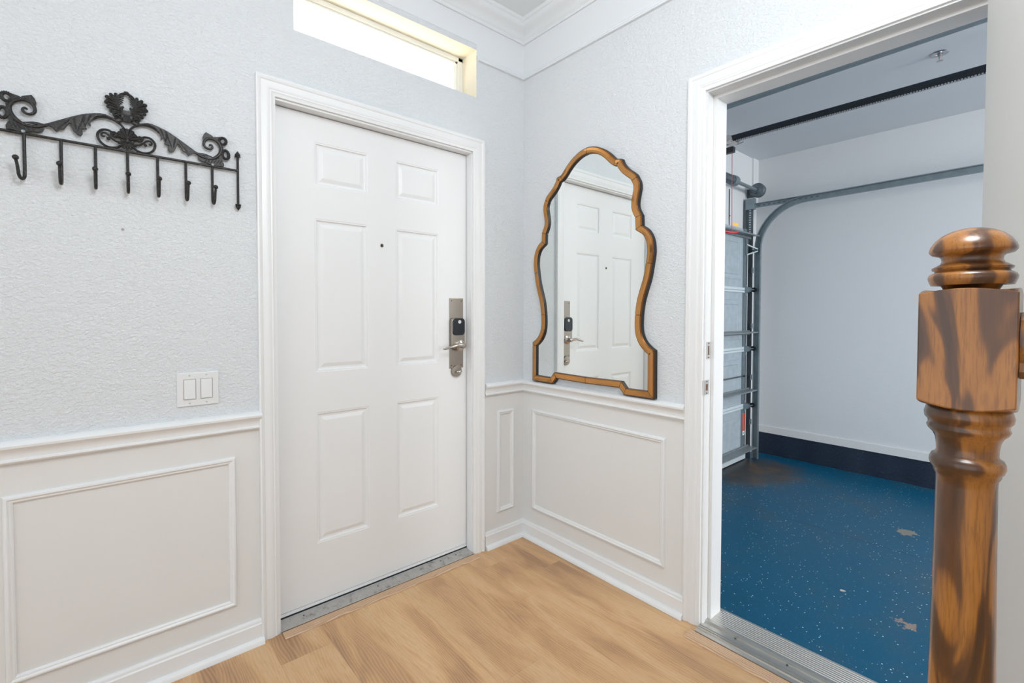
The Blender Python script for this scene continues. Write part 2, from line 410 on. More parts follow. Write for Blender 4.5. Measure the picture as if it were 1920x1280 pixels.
structure(MB().box((XL, -4.3, 0), (0, -4.2, CEIL)).build('wall_light_blocker', M_WALL), 'unseen pale wall added behind the viewer to block rear light', 'wall')  # unseen wall, added so less sky light reaches the front door wall
structure(MB().box((XL, YN, CEIL), (0, 0.0, CEIL+0.08)).build('ceiling', M_CEIL), 'flat white ceiling above the crown moulding', 'ceiling')

# garage shell
structure(MB().box((0.0, YN, GF-0.1), (GX+0.1, 0.6, GF)).build('floor_garage', M_EPOXY), 'blue speckled painted garage floor with peeled patches', 'floor')
structure(MB().box((WT, YN, GC), (GX+0.1, 0.15, GC+0.08)).build('ceiling_garage', M_GCEIL), 'white textured garage ceiling', 'ceiling')
mb = MB().box((GX, YN, 0.085), (GX+0.1, 0.15, GC)).box((GX-0.012, YN, 0.085), (GX, 0.008, 0.15), 1)
structure(mb.build('wall_far', [M_GWALL, M_GBASE]), 'long white garage side wall behind the curved track', 'wall')
mb = MB(); N = 90; cv = []
for i in range(N+1):
    y = 0.01-i*6.0/N; d = 0.008+0.006*math.sin(i*1.7)+0.005*math.sin(i*0.61+1)
    cv += [(GX-d-0.006, y, GF), (GX-d*0.7-0.004, y, GF+0.10), (GX-d*0.4, y, 0.086+0.0), (GX+0.08, y, 0.086), (GX+0.08, y, GF)]
cf = [(i*5+k, i*5+(k+1) % 5, i*5+5+(k+1) % 5, i*5+5+k) for i in range(N) for k in range(5)]
mb.add(cv, cf+[(4, 3, 2, 1, 0), tuple(N*5+k for k in range(5))])
structure(mb.build('trim_6', M_CURB, smooth=True), 'dark painted concrete curb under the garage side wall', 'curb')
# garage front wall: header over the door and jamb returns
DOORX0, DOORX1, DOORZ = 0.54, 2.765, 2.02
mb = MB().box((WT, 0.01, DOORZ-0.03), (GX, 0.15, GC)).box((DOORX1, 0.01, GF), (GX, 0.15, DOORZ-0.03)).box((WT, 0.01, GF), (DOORX0, 0.15, DOORZ-0.03))
mb.box((2.985, -0.005, 2.30), (GX, 0.01, GC))
structure(mb.build('wall_garage_front', M_GWALL), 'white garage wall above and beside the sectional door', 'wall')

# mouldings -------------------------------------------------------------
CRP = [(0, .874), (.012, .8735), (.025, .868), (.030, .862), (.029, .855), (.022, .848), (.016, .840), (.0135, .830), (.013, .822), (.017, .820), (.018, .815), (.015, .811), (.010, .810), (.009, .807), (0, .806)]
CX0 = -1.338                              # ends beside the front door casing
structure(MB().sweep([(XL, 0), (CX0+0.002, 0)], CRP, G).build('trim_1', M_TRIM, smooth=True), 'white chair rail below the double light switch', 'chair rail')
structure(MB().sweep([(-0.278, 0), (0, 0), (0, -0.982)], CRP, G).build('trim_2', M_TRIM, smooth=True), 'white chair rail turning the corner under the mirror', 'chair rail')
BBP = [(0, .087), (.007, .087), (.010, .083), (.012, .079), (.0115, .075), (.013, .072), (.016, .070), (.016, .021), (.019, .0205), (.026, .018), (.031, .012), (.034, 0), (0, 0)]
structure(MB().sweep([(XL, 0), (CX0+0.002, 0)], BBP, G).build('baseboard_left', M_TRIM, smooth=True), 'white baseboard with shoe moulding left of the front door', 'baseboard')
structure(MB().sweep([(-0.278, 0), (0, 0), (0, -0.984)], BBP, G).build('baseboard_right', M_TRIM, smooth=True), 'white baseboard turning the corner below the mirror', 'baseboard')
def frame_moulding(name, a0, a1, z0, z1, mp, label):
    pr = [(0, 0), (0.001, .006), (.005, .0105), (.010, .0115), (.0135, .009), (.015, .0075), (.019, .0075), (.0225, .005), (.0235, 0)]
    structure(MB().sweep([(a0, z1), (a1, z1), (a1, z0), (a0, z0)], pr, mp, closed=True).build(name, M_TRIM, smooth=True), label, 'panel moulding')
frame_moulding('trim_3', -2.006, -1.420, 0.167, 0.716, A, 'large rectangular panel moulding left of the front door')
frame_moulding('trim_3', -2.98, -2.16, 0.167, 0.716, A, 'rectangular panel moulding at the far left edge of the wall')
frame_moulding('trim_4', -0.191, -0.073, 0.171, 0.720, A, 'narrow upright panel moulding between front door and corner')
Bm = lambda a, b, h: (-h, -a, b)
frame_moulding('trim_5', 0.079, 0.892, 0.169, 0.718, Bm, 'wide rectangular panel moulding below the mirror')
# picture rail and crown
PRP = [(0, 2.546), (.005, 2.545), (.008, 2.540), (.007, 2.534), (.010, 2.531), (.013, 2.526), (.012, 2.521), (.006, 2.519), (0, 2.519)]
structure(MB().sweep([(-0.318, 0), (0, 0), (0, YN)], PRP, G).build('trim_7', M_FRIEZE, smooth=True), 'thin white picture rail turning the corner beside the transom window', 'picture rail')
CWP = [(0, 2.709), (.010, 2.709), (.013, 2.714), (.012, 2.722), (.018, 2.727), (.022, 2.735), (.030, 2.745), (.045, 2.755), (.058, 2.762), (.066, 2.772), (.068, 2.783), (.075, 2.787), (.080, 2.800), (0, 2.80)]
structure(MB().sweep([(XL, 0), (0, 0), (0, YN)], CWP, G).build('trim_8', M_FRIEZE, smooth=True), 'white crown moulding around the ceiling corner', 'crown moulding')
structure(MB().box((-0.326, -0.0015, 2.546), (0, 0, 2.71)).box((XL, -0.0015, 2.60), (-0.326, 0, 2.71)).box((-0.0015, YN, 2.546), (0, 0, 2.71)).build('trim_9', M_FRIEZE), 'smooth white frieze band between picture rail and crown', 'frieze')

# casing profile: offset outward from opening, height off wall
CSP = [(-0.000, 0.0), (0.000, .009), (.004, .011), (.012, .012), (.015, .0145), (.020, .0135), (.026, .0165), (.036, .0175), (.050, .0145), (.055, .019), (.062, .021), (.067, .019), (.067, 0)]

# ---- front door ------------------------------------------------------
d1 = thing('door_1', (-0.82, 0, 0), 'white six panel front door with nickel keypad lock', 'door', kind='structure')
X0, X1, ZT = -1.275, -0.357, 2.052
MB().sweep([(X1+0.005, 0.0), (X1+0.005, ZT+0.004), (X0-0.000, ZT+0.004), (X0-0.000, 0.0)], CSP, A).build('casing', M_TRIM, d1, smooth=True)
mb = MB().box((X0-0.008, 0.0, 0), (X0, 0.16, ZT)).box((X1, 0.0, 0), (X1+0.008, 0.16, ZT)).box((X0-0.008, 0.0, ZT-0.004), (X1+0.008, 0.16, ZT+0.004))
mb.box((X0, 0.09, 0), (X0+0.014, 0.13, ZT)).box((X1-0.014, 0.09, 0), (X1, 0.13, ZT)).box((X0, 0.09, ZT-0.016), (X1, 0.13, ZT-0.003))
mb.build('jamb', M_TRIM, d1)
# slab with six moulded panels
def six_panel(x0, x1, z0, z1, yf, th, cols, rows):
    mb = MB(); xs = [x0]+[q for c in cols for q in c]+[x1]; zs = [z0]+[q for r in rows for q in r]+[z1]
    isp = lambda a, b: any(abs(a-c[0]) < 1e-6 for c in cols) and any(abs(b-r[0]) < 1e-6 for r in rows)
    for i in range(len(xs)-1):
        for j in range(len(zs)-1):
            a, b, c, d = xs[i], xs[i+1], zs[j], zs[j+1]
            if not isp(a, c):
                mb.add([(a, yf, c), (b, yf, c), (b, yf, d), (a, yf, d)], [(0, 1, 2, 3)]); continue
            steps = [(0, 0), (0.003, 0.0015), (0.007, 0.0015), (0.010, 0.0065), (0.014, 0.0078), (0.020, 0.0078), (0.034, 0.0025), (0.037, 0.002)]
            for k in range(len(steps)-1):
                (i0, e0), (i1, e1) = steps[k], steps[k+1]
                q0 = [(a+i0, yf+e0, c+i0), (b-i0, yf+e0, c+i0), (b-i0, yf+e0, d-i0), (a+i0, yf+e0, d-i0)]
                q1 = [(a+i1, yf+e1, c+i1), (b-i1, yf+e1, c+i1), (b-i1, yf+e1, d-i1), (a+i1, yf+e1, d-i1)]
                mb.add(q0+q1, [(0, 1, 5, 4), (1, 2, 6, 5), (2, 3, 7, 6), (3, 0, 4, 7)])
            i1, e1 = steps[-1]
            mb.add([(a+i1, yf+e1, c+i1), (b-i1, yf+e1, c+i1), (b-i1, yf+e1, d-i1), (a+i1, yf+e1, d-i1)], [(0, 1, 2, 3)])
    mb.add([(x0, yf, z0), (x1, yf, z0), (x1, yf, z1), (x0, yf, z1), (x0, yf+th, z0), (x1, yf+th, z0), (x1, yf+th, z1), (x0, yf+th, z1)],
           [(4, 5, 6, 7), (0, 4, 7, 3), (1, 2, 6, 5), (0, 1, 5, 4), (3, 7, 6, 2)])
    return mb
YS = 0.045
six_panel(X0+0.003, X1-0.003, 0.040, ZT-0.007, YS, 0.044, [(-1.116, -0.886), (-0.753, -0.523)], [(0.280, 0.828), (0.996, 1.629), (1.763, 1.940)]).build('door_slab', M_DOOR, d1)
MB().box((X0+0.003, YS-0.002, 0.026), (X1-0.003, YS+0.04, 0.038)).build('door_sweep', M_DOOR, d1)
ph = MB().lathe((-0.822, YS, 1.545), [(0.0085, 0.001), (0.0085, -0.0015), (0.0065, -0.002), (0.0055, -0.001)], 20, 'y').build('peephole', M_NICKEL, d1, smooth=True)
MB().lathe((-0.822, YS, 1.545), [(0.0055, -0.0012), (0.003, -0.002), (0.0005, -0.0022)], 16, 'y').build('lens', M_PEEP, ph, smooth=True)
# threshold: sloped worn metal sill with screws
th = MB().sweep([(X0, 0.0), (X1, 0.0)], [(-0.10, 0.0), (-0.10, 0.020), (-0.045, 0.020), (-0.040, 0.017), (0.016, 0.009), (0.018, 0.0)], G).build('threshold', M_SILL, d1)
MB().box((X0, -0.022, 0.0), (X1, -0.018, 0.011)).build('sill_lip', M_ALU, th)
MB().box((X0, 0.043, 0.018), (X1, 0.070, 0.0255)).build('sill_seal', M_BLACK, th)
for sxx in (-1.18, -0.86, -0.53, -0.44): MB().cyl((sxx, 0.022, 0.012), (sxx, 0.022, 0.0155), 0.0035, 10).build('screw', M_SLOT, th)

# lock set
PX0, PX1, PZ0, PZ1 = -0.463, -0.379, 0.962, 1.317
pl = MB().box((PX0, YS-0.003, PZ0), (PX1, YS, PZ1)).build('lock_plate', M_NICKEL, d1, bev=0.006, seg=3)
for a, b in ((PX0+0.012, PZ1-0.014), (PX1-0.012, PZ1-0.014), (PX0+0.012, PZ0+0.014), (PX1-0.012, PZ0+0.014)):
    MB().cyl((a, YS-0.0045, b), (a, YS-0.002, b), 0.003, 12).build('screw', M_SLOT, pl)
def rrect(x0, x1, z0, z1, r, n=6, top=True, bot=True):
    p = []
    def arc(cx, cz, a0):
        for k in range(n+1): a = math.radians(a0+90*k/n); p.append((cx+r*math.cos(a), cz+r*math.sin(a)))
    arc(x1-r, z1-r, 0); arc(x0+r, z1-r, 90); arc(x0+r, z0+r, 180); arc(x1-r, z0+r, 270); return p
kx0, kx1 = -0.458, -0.386
lb = MB().prism(rrect(kx0-0.003, kx1+0.003, 1.060, 1.219, 0.022), lambda a, b, h: (a, YS-h, b), 0.003, 0.024).build('lock_body', M_NICKEL, d1, bev=0.003, smooth=True)
kp = MB().prism(rrect(kx0+0.001, kx1-0.001, 1.130, 1.216, 0.018), lambda a, b, h: (a, YS-h, b), 0.023, 0.031).build('keypad', M_BLACK, d1, bev=0.003, smooth=True)
MB().lathe((-0.420, YS-0.031, 1.197), [(0.0085, 0.001), (0.0085, -0.0008), (0.0075, -0.0012)], 24, 'y').build('emblem', M_WHITEST, kp)
MB().prism([(-0.4245, 1.200), (-0.4225, 1.2005), (-0.420, 1.1965), (-0.4175, 1.2005), (-0.4155, 1.200), (-0.4192, 1.1945), (-0.4192, 1.190), (-0.4208, 1.190), (-0.4208, 1.1945)], lambda a, b, h: (a, YS-h, b), 0.0318, 0.0326).build('emblem_mark', M_SLOT, kp)
lv = MB().lathe((-0.414, YS, 1.078), [(0.027, -0.022), (0.027, -0.030), (0.020, -0.034), (0.012, -0.036), (0.011, -0.058), (0.013, -0.062), (0.009, -0.067)], 28, 'y')
pts = [(-0.412, YS-0.060, 1.078), (-0.430, YS-0.062, 1.081), (-0.455, YS-0.062, 1.083), (-0.480, YS-0.061, 1.078), (-0.505, YS-0.058, 1.071), (-0.522, YS-0.056, 1.067), (-0.532, YS-0.054, 1.067)]
lv.tube(pts, [0.0085, 0.0085, 0.0075, 0.007, 0.006, 0.005, 0.003], 12)
lv.build('lever', M_NICKEL2, d1, smooth=True)
db = MB().lathe((-0.424, YS, 0.948), [(0.030, 0.0), (0.030, -0.010), (0.028, -0.014), (0.010, -0.015)], 36, 'y').build('deadbolt', M_NICKEL, d1, smooth=True)
MB().ball((-0.417, YS-0.022, 0.945), 0.018, 16, (1.0, 0.45, 0.42)).build('thumb_turn', M_NICKEL2, db, smooth=True)

st = MB().prism([(-0.062, 0), (-0.062, 0.001), (-0.056, 0.006), (-0.024, 0.008), (-0.022, 0.0)], lambda a, b, h: (h, a, b+0.0005), X0+0.002, X1+0.006)
tag(st.build('transition_strip', M_STRIPX), 'oak coloured transition strip along the front door sill', 'transition strip')

# ---- transom window ---------------------------------------------------
w1 = thing('window_1', (-0.765, 0.12, 2.335), 'narrow bright transom window above the front door', 'window', kind='structure')
a0, a1, b0, b1 = TW
mb = MB()
for (p, q, r, s) in ((a0, a1, b0, b0+0.030), (a0, a1, b1-0.022, b1), (a0, a0+0.030, b0, b1), (a1-0.030, a1, b0, b1)):
    mb.box((p, 0.118, r), (q, 0.155, s))
mb.build('window_frame', M_VINYL, w1, bev=0.003)
mb = MB()
for (p, q, r, s) in ((a0+.03, a1-.03, b0+.03, b0+0.040), (a0+.03, a1-.03, b1-0.030, b1-.022), (a0+.03, a0+0.040, b0+.03, b1-.022), (a1-0.040, a1-.03, b0+.03, b1-.022)):
    mb.box((p, 0.128, r), (q, 0.148, s))
mb.build('glazing_bead', M_VINYL, w1)
MB().box((a0+.04, 0.138, b0+.04), (a1-.04, 0.141, b1-.03)).build('pane', M_PANE, w1)

# ---- doorway to the garage --------------------------------------------
d2 = thing('door_2', (0, -1.46, 0), 'open white doorway into the garage with worn jamb', 'door', kind='structure')
Y0, Y1, ZB = -1.866, -1.056, 2.094
MB().sweep([(Y0-0.006, 0.0), (Y0-0.006, ZB+0.006), (Y1+0.006, ZB+0.006), (Y1+0.006, 0.0)], [(-o, h) for o, h in CSP], B).build('casing', M_TRIM, d2, smooth=True)
mb = MB().box((0, Y1, 0), (WT, Y1+0.006, ZB)).box((0, Y0-0.006, 0), (WT, Y0, ZB)).box((0, Y0-0.006, ZB), (WT, Y1+0.006, ZB+0.006))
mb.box((0.047, Y1-0.013, 0), (WT+0.004, Y1, ZB-0.0)).box((0.047, Y0, 0), (WT+0.004, Y0+0.013, ZB)).box((0.047, Y0+0.013, ZB-0.013), (WT+0.004, Y1-0.013, ZB))
mb.build('jamb', M_JAMB, d2)
def strike(z0, z1, x0, x1, hole):
    mb = MB(); y = Y1; cx = (x0+x1)/2; cz = (z0+z1)/2; hw, hh = hole
    for (a, b, c, d) in ((x0, x1, z0, cz-hh), (x0, x1, cz+hh, z1), (x0, cx-hw, cz-hh, cz+hh), (cx+hw, x1, cz-hh, cz+hh)):
        mb.box((a, y-0.002, c), (b, y, d))
    o = mb.build('strike_plate', M_STEEL, d2)
    MB().box((cx-hw, y-0.0006, cz-hh), (cx+hw, y+0.0, cz+hh)).build('latch_hole', mat('bare_wood_hole', (0.16, 0.08, 0.04), 0.8)[0], o)
    for z in (z0+0.006, z1-0.006): MB().cyl((cx, y-0.003, z), (cx, y-0.001, z), 0.003, 10).build('screw', M_SLOT, o)
strike(1.062, 1.130, 0.010, 0.040, (0.006, 0.018))
strike(0.922, 0.980, -0.004, 0.032, (0.008, 0.013))
# aluminium threshold: fluted outer tread, raised bright ridge, inner ramp
pr = [(0.058, 0.0), (0.056, 0.010), (0.044, 0.013)]
for k in range(3): pr += [(0.040-k*0.012, 0.013), (0.039-k*0.012, 0.017), (0.034-k*0.012, 0.017), (0.033-k*0.012, 0.013)]
pr += [(-0.004, 0.013), (-0.006, 0.008), (-0.028, 0.008), (-0.030, 0.016)]
for k in range(9): pr += [(-0.040-k*0.011, 0.017), (-0.042-k*0.011, 0.0155), (-0.048-k*0.011, 0.0155), (-0.050-k*0.011, 0.017)]
pr += [(-0.150, 0.016), (-0.152, 0.0), (-0.152, -0.118), (0.0, -0.118)]
t2 = MB().prism([(-o, h) for o, h in pr], lambda a, b, h: (a, h, b), Y0, Y1).build('threshold', M_ALU, d2)
for yy in (-1.18, -1.36, -1.54, -1.72): MB().cyl((0.018, yy, 0.008), (0.018, yy, 0.0105), 0.004, 12).build('screw', M_SLOT, t2)
st = MB().prism([(-0.108, 0), (-0.108, 0.001), (-0.100, 0.006), (-0.062, 0.009), (-0.059, 0.0)], lambda a, b, h: (a, h, b+0.0005), Y0-0.02, Y1+0.015)
tag(st.build('transition_strip', M_STRIPY), 'oak coloured transition strip along the aluminium garage threshold', 'transition strip')
# open slab, swung into the hall a little past square
ang = math.radians(100.5); hx, hy = -0.020, Y0-0.000
ux, uy = -math.sin(ang), -(-math.cos(ang))*1.0
ux, uy = -math.cos(math.radians(10.5)), -math.sin(math.radians(10.5))
nx, ny = uy, -ux           # thickness direction (towards +y side is -n)
def slab_pt(s, t, z): return (hx+ux*s-nx*t, hy+uy*s-ny*t, z)
sw, tk = 0.80, 0.044
v = [slab_pt(s, t, z) for s in (0, sw) for t in (0, -tk) for z in (0.012, 2.085)]
ds = MB().add(v, [(0, 1, 3, 2), (4, 6, 7, 5), (0, 4, 5, 1), (2, 3, 7, 6), (0, 2, 6, 4), (1, 5, 7, 3)]).build('door_slab', scuffed('scuffed_door_paint', (0.78, 0.77, 0.74)), d2, bev=0.002)

# ================================================================== MIRROR
mir = thing('wall_mirror', (0, -0.4726, 0.88), 'tall scalloped wall mirror framed in bronze mirrored strips', 'mirror')
MC = -0.4726
segs = [  # right half, (dy outward, z), from the top centre to the bottom centre
 [(0.0, 2.030), (0.030, 2.026), (0.060, 2.017), (0.095, 1.999), (0.128, 1.974), (0.155, 1.947), (0.171, 1.934)],
 [(0.171, 1.934), (0.198, 1.928)],
 [(0.198, 1.928), (0.207, 1.908), (0.226, 1.884), (0.250, 1.864), (0.272, 1.846), (0.281, 1.831)],
 [(0.281, 1.831), (0.292, 1.808), (0.294, 1.780), (0.289, 1.753), (0.284, 1.725), (0.286, 1.698), (0.304, 1.664)],
 [(0.304, 1.664), (0.306, 1.619)],
 [(0.306, 1.619), (0.332, 1.601), (0.350, 1.577), (0.361, 1.550), (0.365, 1.520), (0.365, 1.488), (0.359, 1.452)],
 [(0.359, 1.452), (0.348, 1.393), (0.330, 1.338), (0.315, 1.288), (0.307, 1.233)],
 [(0.307, 1.233), (0.306, 1.186), (0.311, 1.152), (0.326, 1.122), (0.348, 1.100), (0.373, 1.084)],
 [(0.373, 1.084), (0.374, 0.880)],
 [(0.374, 0.880), (0.221, 0.878)],
 [(0.221, 0.878), (0.196, 0.907)],
 [(0.196, 0.907), (0.0, 0.904)]]
def densify(s, n=3):
    if len(s) < 4: return s
    out = []
    for i in range(len(s)-1):
        p0, p1, p2, p3 = s[max(i-1, 0)], s[i], s[i+1], s[min(i+2, len(s)-1)]
        for k in range(n):
            t = k/n
            out.append(tuple(0.5*((2*p1[j])+(-p0[j]+p2[j])*t+(2*p0[j]-5*p1[j]+4*p2[j]-p3[j])*t*t+(-p0[j]+3*p1[j]-3*p2[j]+p3[j])*t**3) for j in (0, 1)))
    return out+[s[-1]]
segs = [densify(s) for s in segs]
full = [[(a, b) for a, b in s] for s in segs]+[[(-a, b) for a, b in s[::-1]] for s in segs[::-1]]
loop = []; starts = []
for s in full: starts.append(len(loop)); loop += s[:-1]
NL = len(loop)
def inset(loop, d):
    out = []
    for i in range(len(loop)):
        p, q, r = Vector(loop[i-1]), Vector(loop[i]), Vector(loop[(i+1) % len(loop)])
        d0 = (q-p).normalized(); d1 = (r-q).normalized(); n0 = Vector((d0.y, -d0.x)); n1 = Vector((d1.y, -d1.x))
        k = n0+n1; k = k/max(k.dot(n0), 0.75); out.append(q+k*d)
    return out
FW = 0.031
rings = [(0.0, 0.0215), (0.0045, 0.0265), (0.016, 0.0275), (FW-0.005, 0.0275), (FW-0.0015, 0.0255), (FW-0.0008, 0.0150)]
IN = [(inset(loop, d), h) for d, h in rings]
mb = MB().prism([(p.x, p.y) for p in inset(loop, -0.0012)], lambda a, b, h: (-h, MC-a, b), 0.001, 0.0129)
mb.sweep([(p.x, p.y) for p in inset(loop, -0.0012)], [(0, 0.0128), (0, 0.0214), (FW-0.0025, 0.0214), (FW-0.0025, 0.0153)], lambda a, b, h: (-h, MC-a, b), closed=True)
mb.build('backing', M_BACKING, mir)
inn = inset(loop, FW-0.002)
mb = MB(); mb.prism([(p.x, p.y) for p in inn], lambda a, b, h: (-h, MC-a, b), 0.0130, 0.0152)
mb.build('mirror_glass', M_MIRROR, mir)
for si in range(len(full)):
    i0 = starts[si]; i1 = starts[si+1] if si+1 < len(starts) else NL
    ids = list(range(i0, i1+1)); mb = MB(); g = 0.0009; cols = []
    for c, i in enumerate(ids):
        col = []
        for ring, h in IN:
            p = Vector(ring[i % NL])
            if c == 0: p = p+(Vector(ring[ids[1] % NL])-p).normalized()*g
            if c == len(ids)-1: p = p+(Vector(ring[ids[-2] % NL])-p).normalized()*g
            col.append((-h, MC-p.x, p.y))
        cols.append(col)
    n = len(IN); v = [q for col in cols for q in col]
    for c in range(len(cols)-1):
        for k in range(n-1):
            mb.add([cols[c][k], cols[c][k+1], cols[c+1][k+1], cols[c+1][k]], [(0, 1, 2, 3)], 2 if k == n-2 else (1 if k in (0, n-3) else 0))
    for c in (0, len(cols)-1):
        base = [(-0.0205, q[1], q[2]) for q in cols[c]]
        for k in range(n-2): mb.add([cols[c][k], cols[c][k+1], base[k+1], base[k]], [(0, 1, 2, 3)], 1)
    mb.build('frame_strip', [M_BRONZE, M_BRONZE2, M_BACKING], mir)

# ================================================================== HOOK RACK
RX = -1.712; RB = 1.752
rack = thing('coat_hook_rack', (RX, 0, RB), 'black wrought iron hook rack with leafy scrollwork on the wall', 'coat rack')
RY = 0.012
def mpr(sgn, h=None):
    return lambda a, b, h: (RX+sgn*a, -h, b)
bar = MB().tube([(RX-0.311, -RY, RB), (RX+0.309, -RY, RB)], 0.0042, 10); bar.build('rail', M_IRON, rack, smooth=True)
for s in (-1, 1):
    sp = MB().tube([(RX+s*0.309, -RY, 1.80), (RX+s*0.309, -RY, 1.632)], 0.0040, 10)
    for z, d in ((1.800, 1), (1.632, -1)):
        pr = [(0.004, 0), (0.0095, 0.0005*d), (0.0095, 0.003*d), (0.007, 0.0035*d), (0.009, 0.006*d), (0.0085, 0.010*d), (0.004, 0.017*d), (0.0006, 0.022*d)]
        sp.lathe((RX+s*0.309, -RY, z), pr, 12, 'z')
    sp.build('spear_finial', M_IRON, rack, smooth=True)
hooks = []
def hook(i):
    x = RX+i*0.0767; p = [(0, 0, RB), (0, 0, 1.70), (0, 0, 1.652)]
    dx, dy = (-0.42, -0.91) if i == -3 else (0.04*i, -1.0)
    for k in range(1, 9):
        a = PI*k/8; p.append((0, 0.0130*(1-math.cos(a)), 1.637-0.0165*math.sin(a)))
    p += [(0, 0.030, 1.655), (0, 0.0345, 1.668)]
    q = [(x+dx*b, -RY+dy*b, z) for _, b, z in p]
    r = [0.0042]*3+[0.0042]*8+[0.004, 0.0038]
    mb = MB().tube(q, r, 10).ball((x+dx*0.036, -RY+dy*0.036, 1.674), 0.0074, 12)
    return mb.build('hook', M_IRON, rack, smooth=True)
for i in range(-3, 4): hook(i)

SC = [(0.029, 1.844), (0.049, 1.851), (0.070, 1.849), (0.095, 1.841), (0.123, 1.826), (0.156, 1.805), (0.183, 1.788), (0.202, 1.779), (0.217, 1.776), (0.233, 1.779), (0.249, 1.793), (0.2575, 1.811), (0.256, 1.828), (0.246, 1.841), (0.230, 1.848), (0.216, 1.844), (0.207, 1.831), (0.208, 1.817), (0.218, 1.810), (0.228, 1.812), (0.232, 1.820), (0.227, 1.826), (0.222, 1.822)]
SCR = [0.003, 0.0035, 0.004, 0.0045, 0.0045, 0.0045, 0.0045, 0.005, 0.0055, 0.0055, 0.0055, 0.0055, 0.0052, 0.005, 0.0047, 0.0045, 0.0042, 0.004, 0.0038, 0.0036, 0.0034, 0.0032, 0.002]
STEM = [(0.006, 1.819), (0.012, 1.829), (0.020, 1.836), (0.036, 1.844), (0.053, 1.846), (0.070, 1.841), (0.086, 1.829)]
LEAF = [(0.050, 1.8545), (0.063, 1.8545), (0.080, 1.850), (0.095, 1.844), (0.123, 1.829), (0.156, 1.808), (0.183, 1.791), (0.190, 1.784), (0.178, 1.786), (0.171, 1.784), (0.166, 1.777), (0.162, 1.7735), (0.157, 1.779), (0.153, 1.784), (0.149, 1.783), (0.145, 1.787), (0.140, 1.797), (0.135, 1.806), (0.130, 1.806), (0.128, 1.794), (0.124, 1.784), (0.117, 1.776), (0.110, 1.774), (0.105, 1.781), (0.105, 1.789), (0.108, 1.795), (0.101, 1.797), (0.095, 1.798), (0.098, 1.808), (0.094, 1.820), (0.090, 1.812), (0.086, 1.809), (0.087, 1.820), (0.081, 1.833), (0.072, 1.843), (0.060, 1.848)]
TAIL = [(0.188, 1.7895), (0.200, 1.7915), (0.212, 1.791), (0.232, 1.7845), (0.210, 1.784), (0.192, 1.782)]
FOOT = [(0.188, 1.777), (0.192, 1.767), (0.202, 1.762), (0.214, 1.761), (0.229, 1.756), (0.241, 1.755), (0.254, 1.757), (0.265, 1.757), (0.266, 1.767), (0.262, 1.776), (0.255, 1.785), (0.247, 1.781), (0.236, 1.776), (0.221, 1.772), (0.205, 1.773)]
TOPL = [(0.213, 1.866), (0.206, 1.857), (0.203, 1.846), (0.205, 1.835), (0.210, 1.843), (0.218, 1.848), (0.234, 1.850), (0.233, 1.857), (0.224, 1.861)]
BAND = [(0.231, 1.852), (0.240, 1.856), (0.252, 1.858), (0.256, 1.846), (0.262, 1.838), (0.2655, 1.828), (0.264, 1.817), (0.2645, 1.800), (0.262, 1.789), (0.256, 1.781), (0.249, 1.786), (0.256, 1.798), (0.259, 1.812), (0.257, 1.828), (0.248, 1.842), (0.238, 1.849)]
def ell(cx, cz, rx, rz, rot=0, n=20):
    c, s = math.cos(rot), math.sin(rot)
    return [(cx+rx*math.cos(t)*c-rz*math.sin(t)*s, cz+rx*math.cos(t)*s+rz*math.sin(t)*c) for t in [2*PI*k/n for k in range(n)]]
def pt3(s, p, h): return (RX+s*p[0], -h, p[1])
def domed(mb, poly, s, h0, h1, d):
    # relief: rim at h1, centroid ridge raised by d
    n = len(poly); cx = sum(p[0] for p in poly)/n; cz = sum(p[1] for p in poly)/n
    mid = [(cx+(p[0]-cx)*0.6, cz+(p[1]-cz)*0.6) for p in poly]
    mb.prism(poly, lambda a, b, h: (RX+s*a, -h, b), h0, h1)
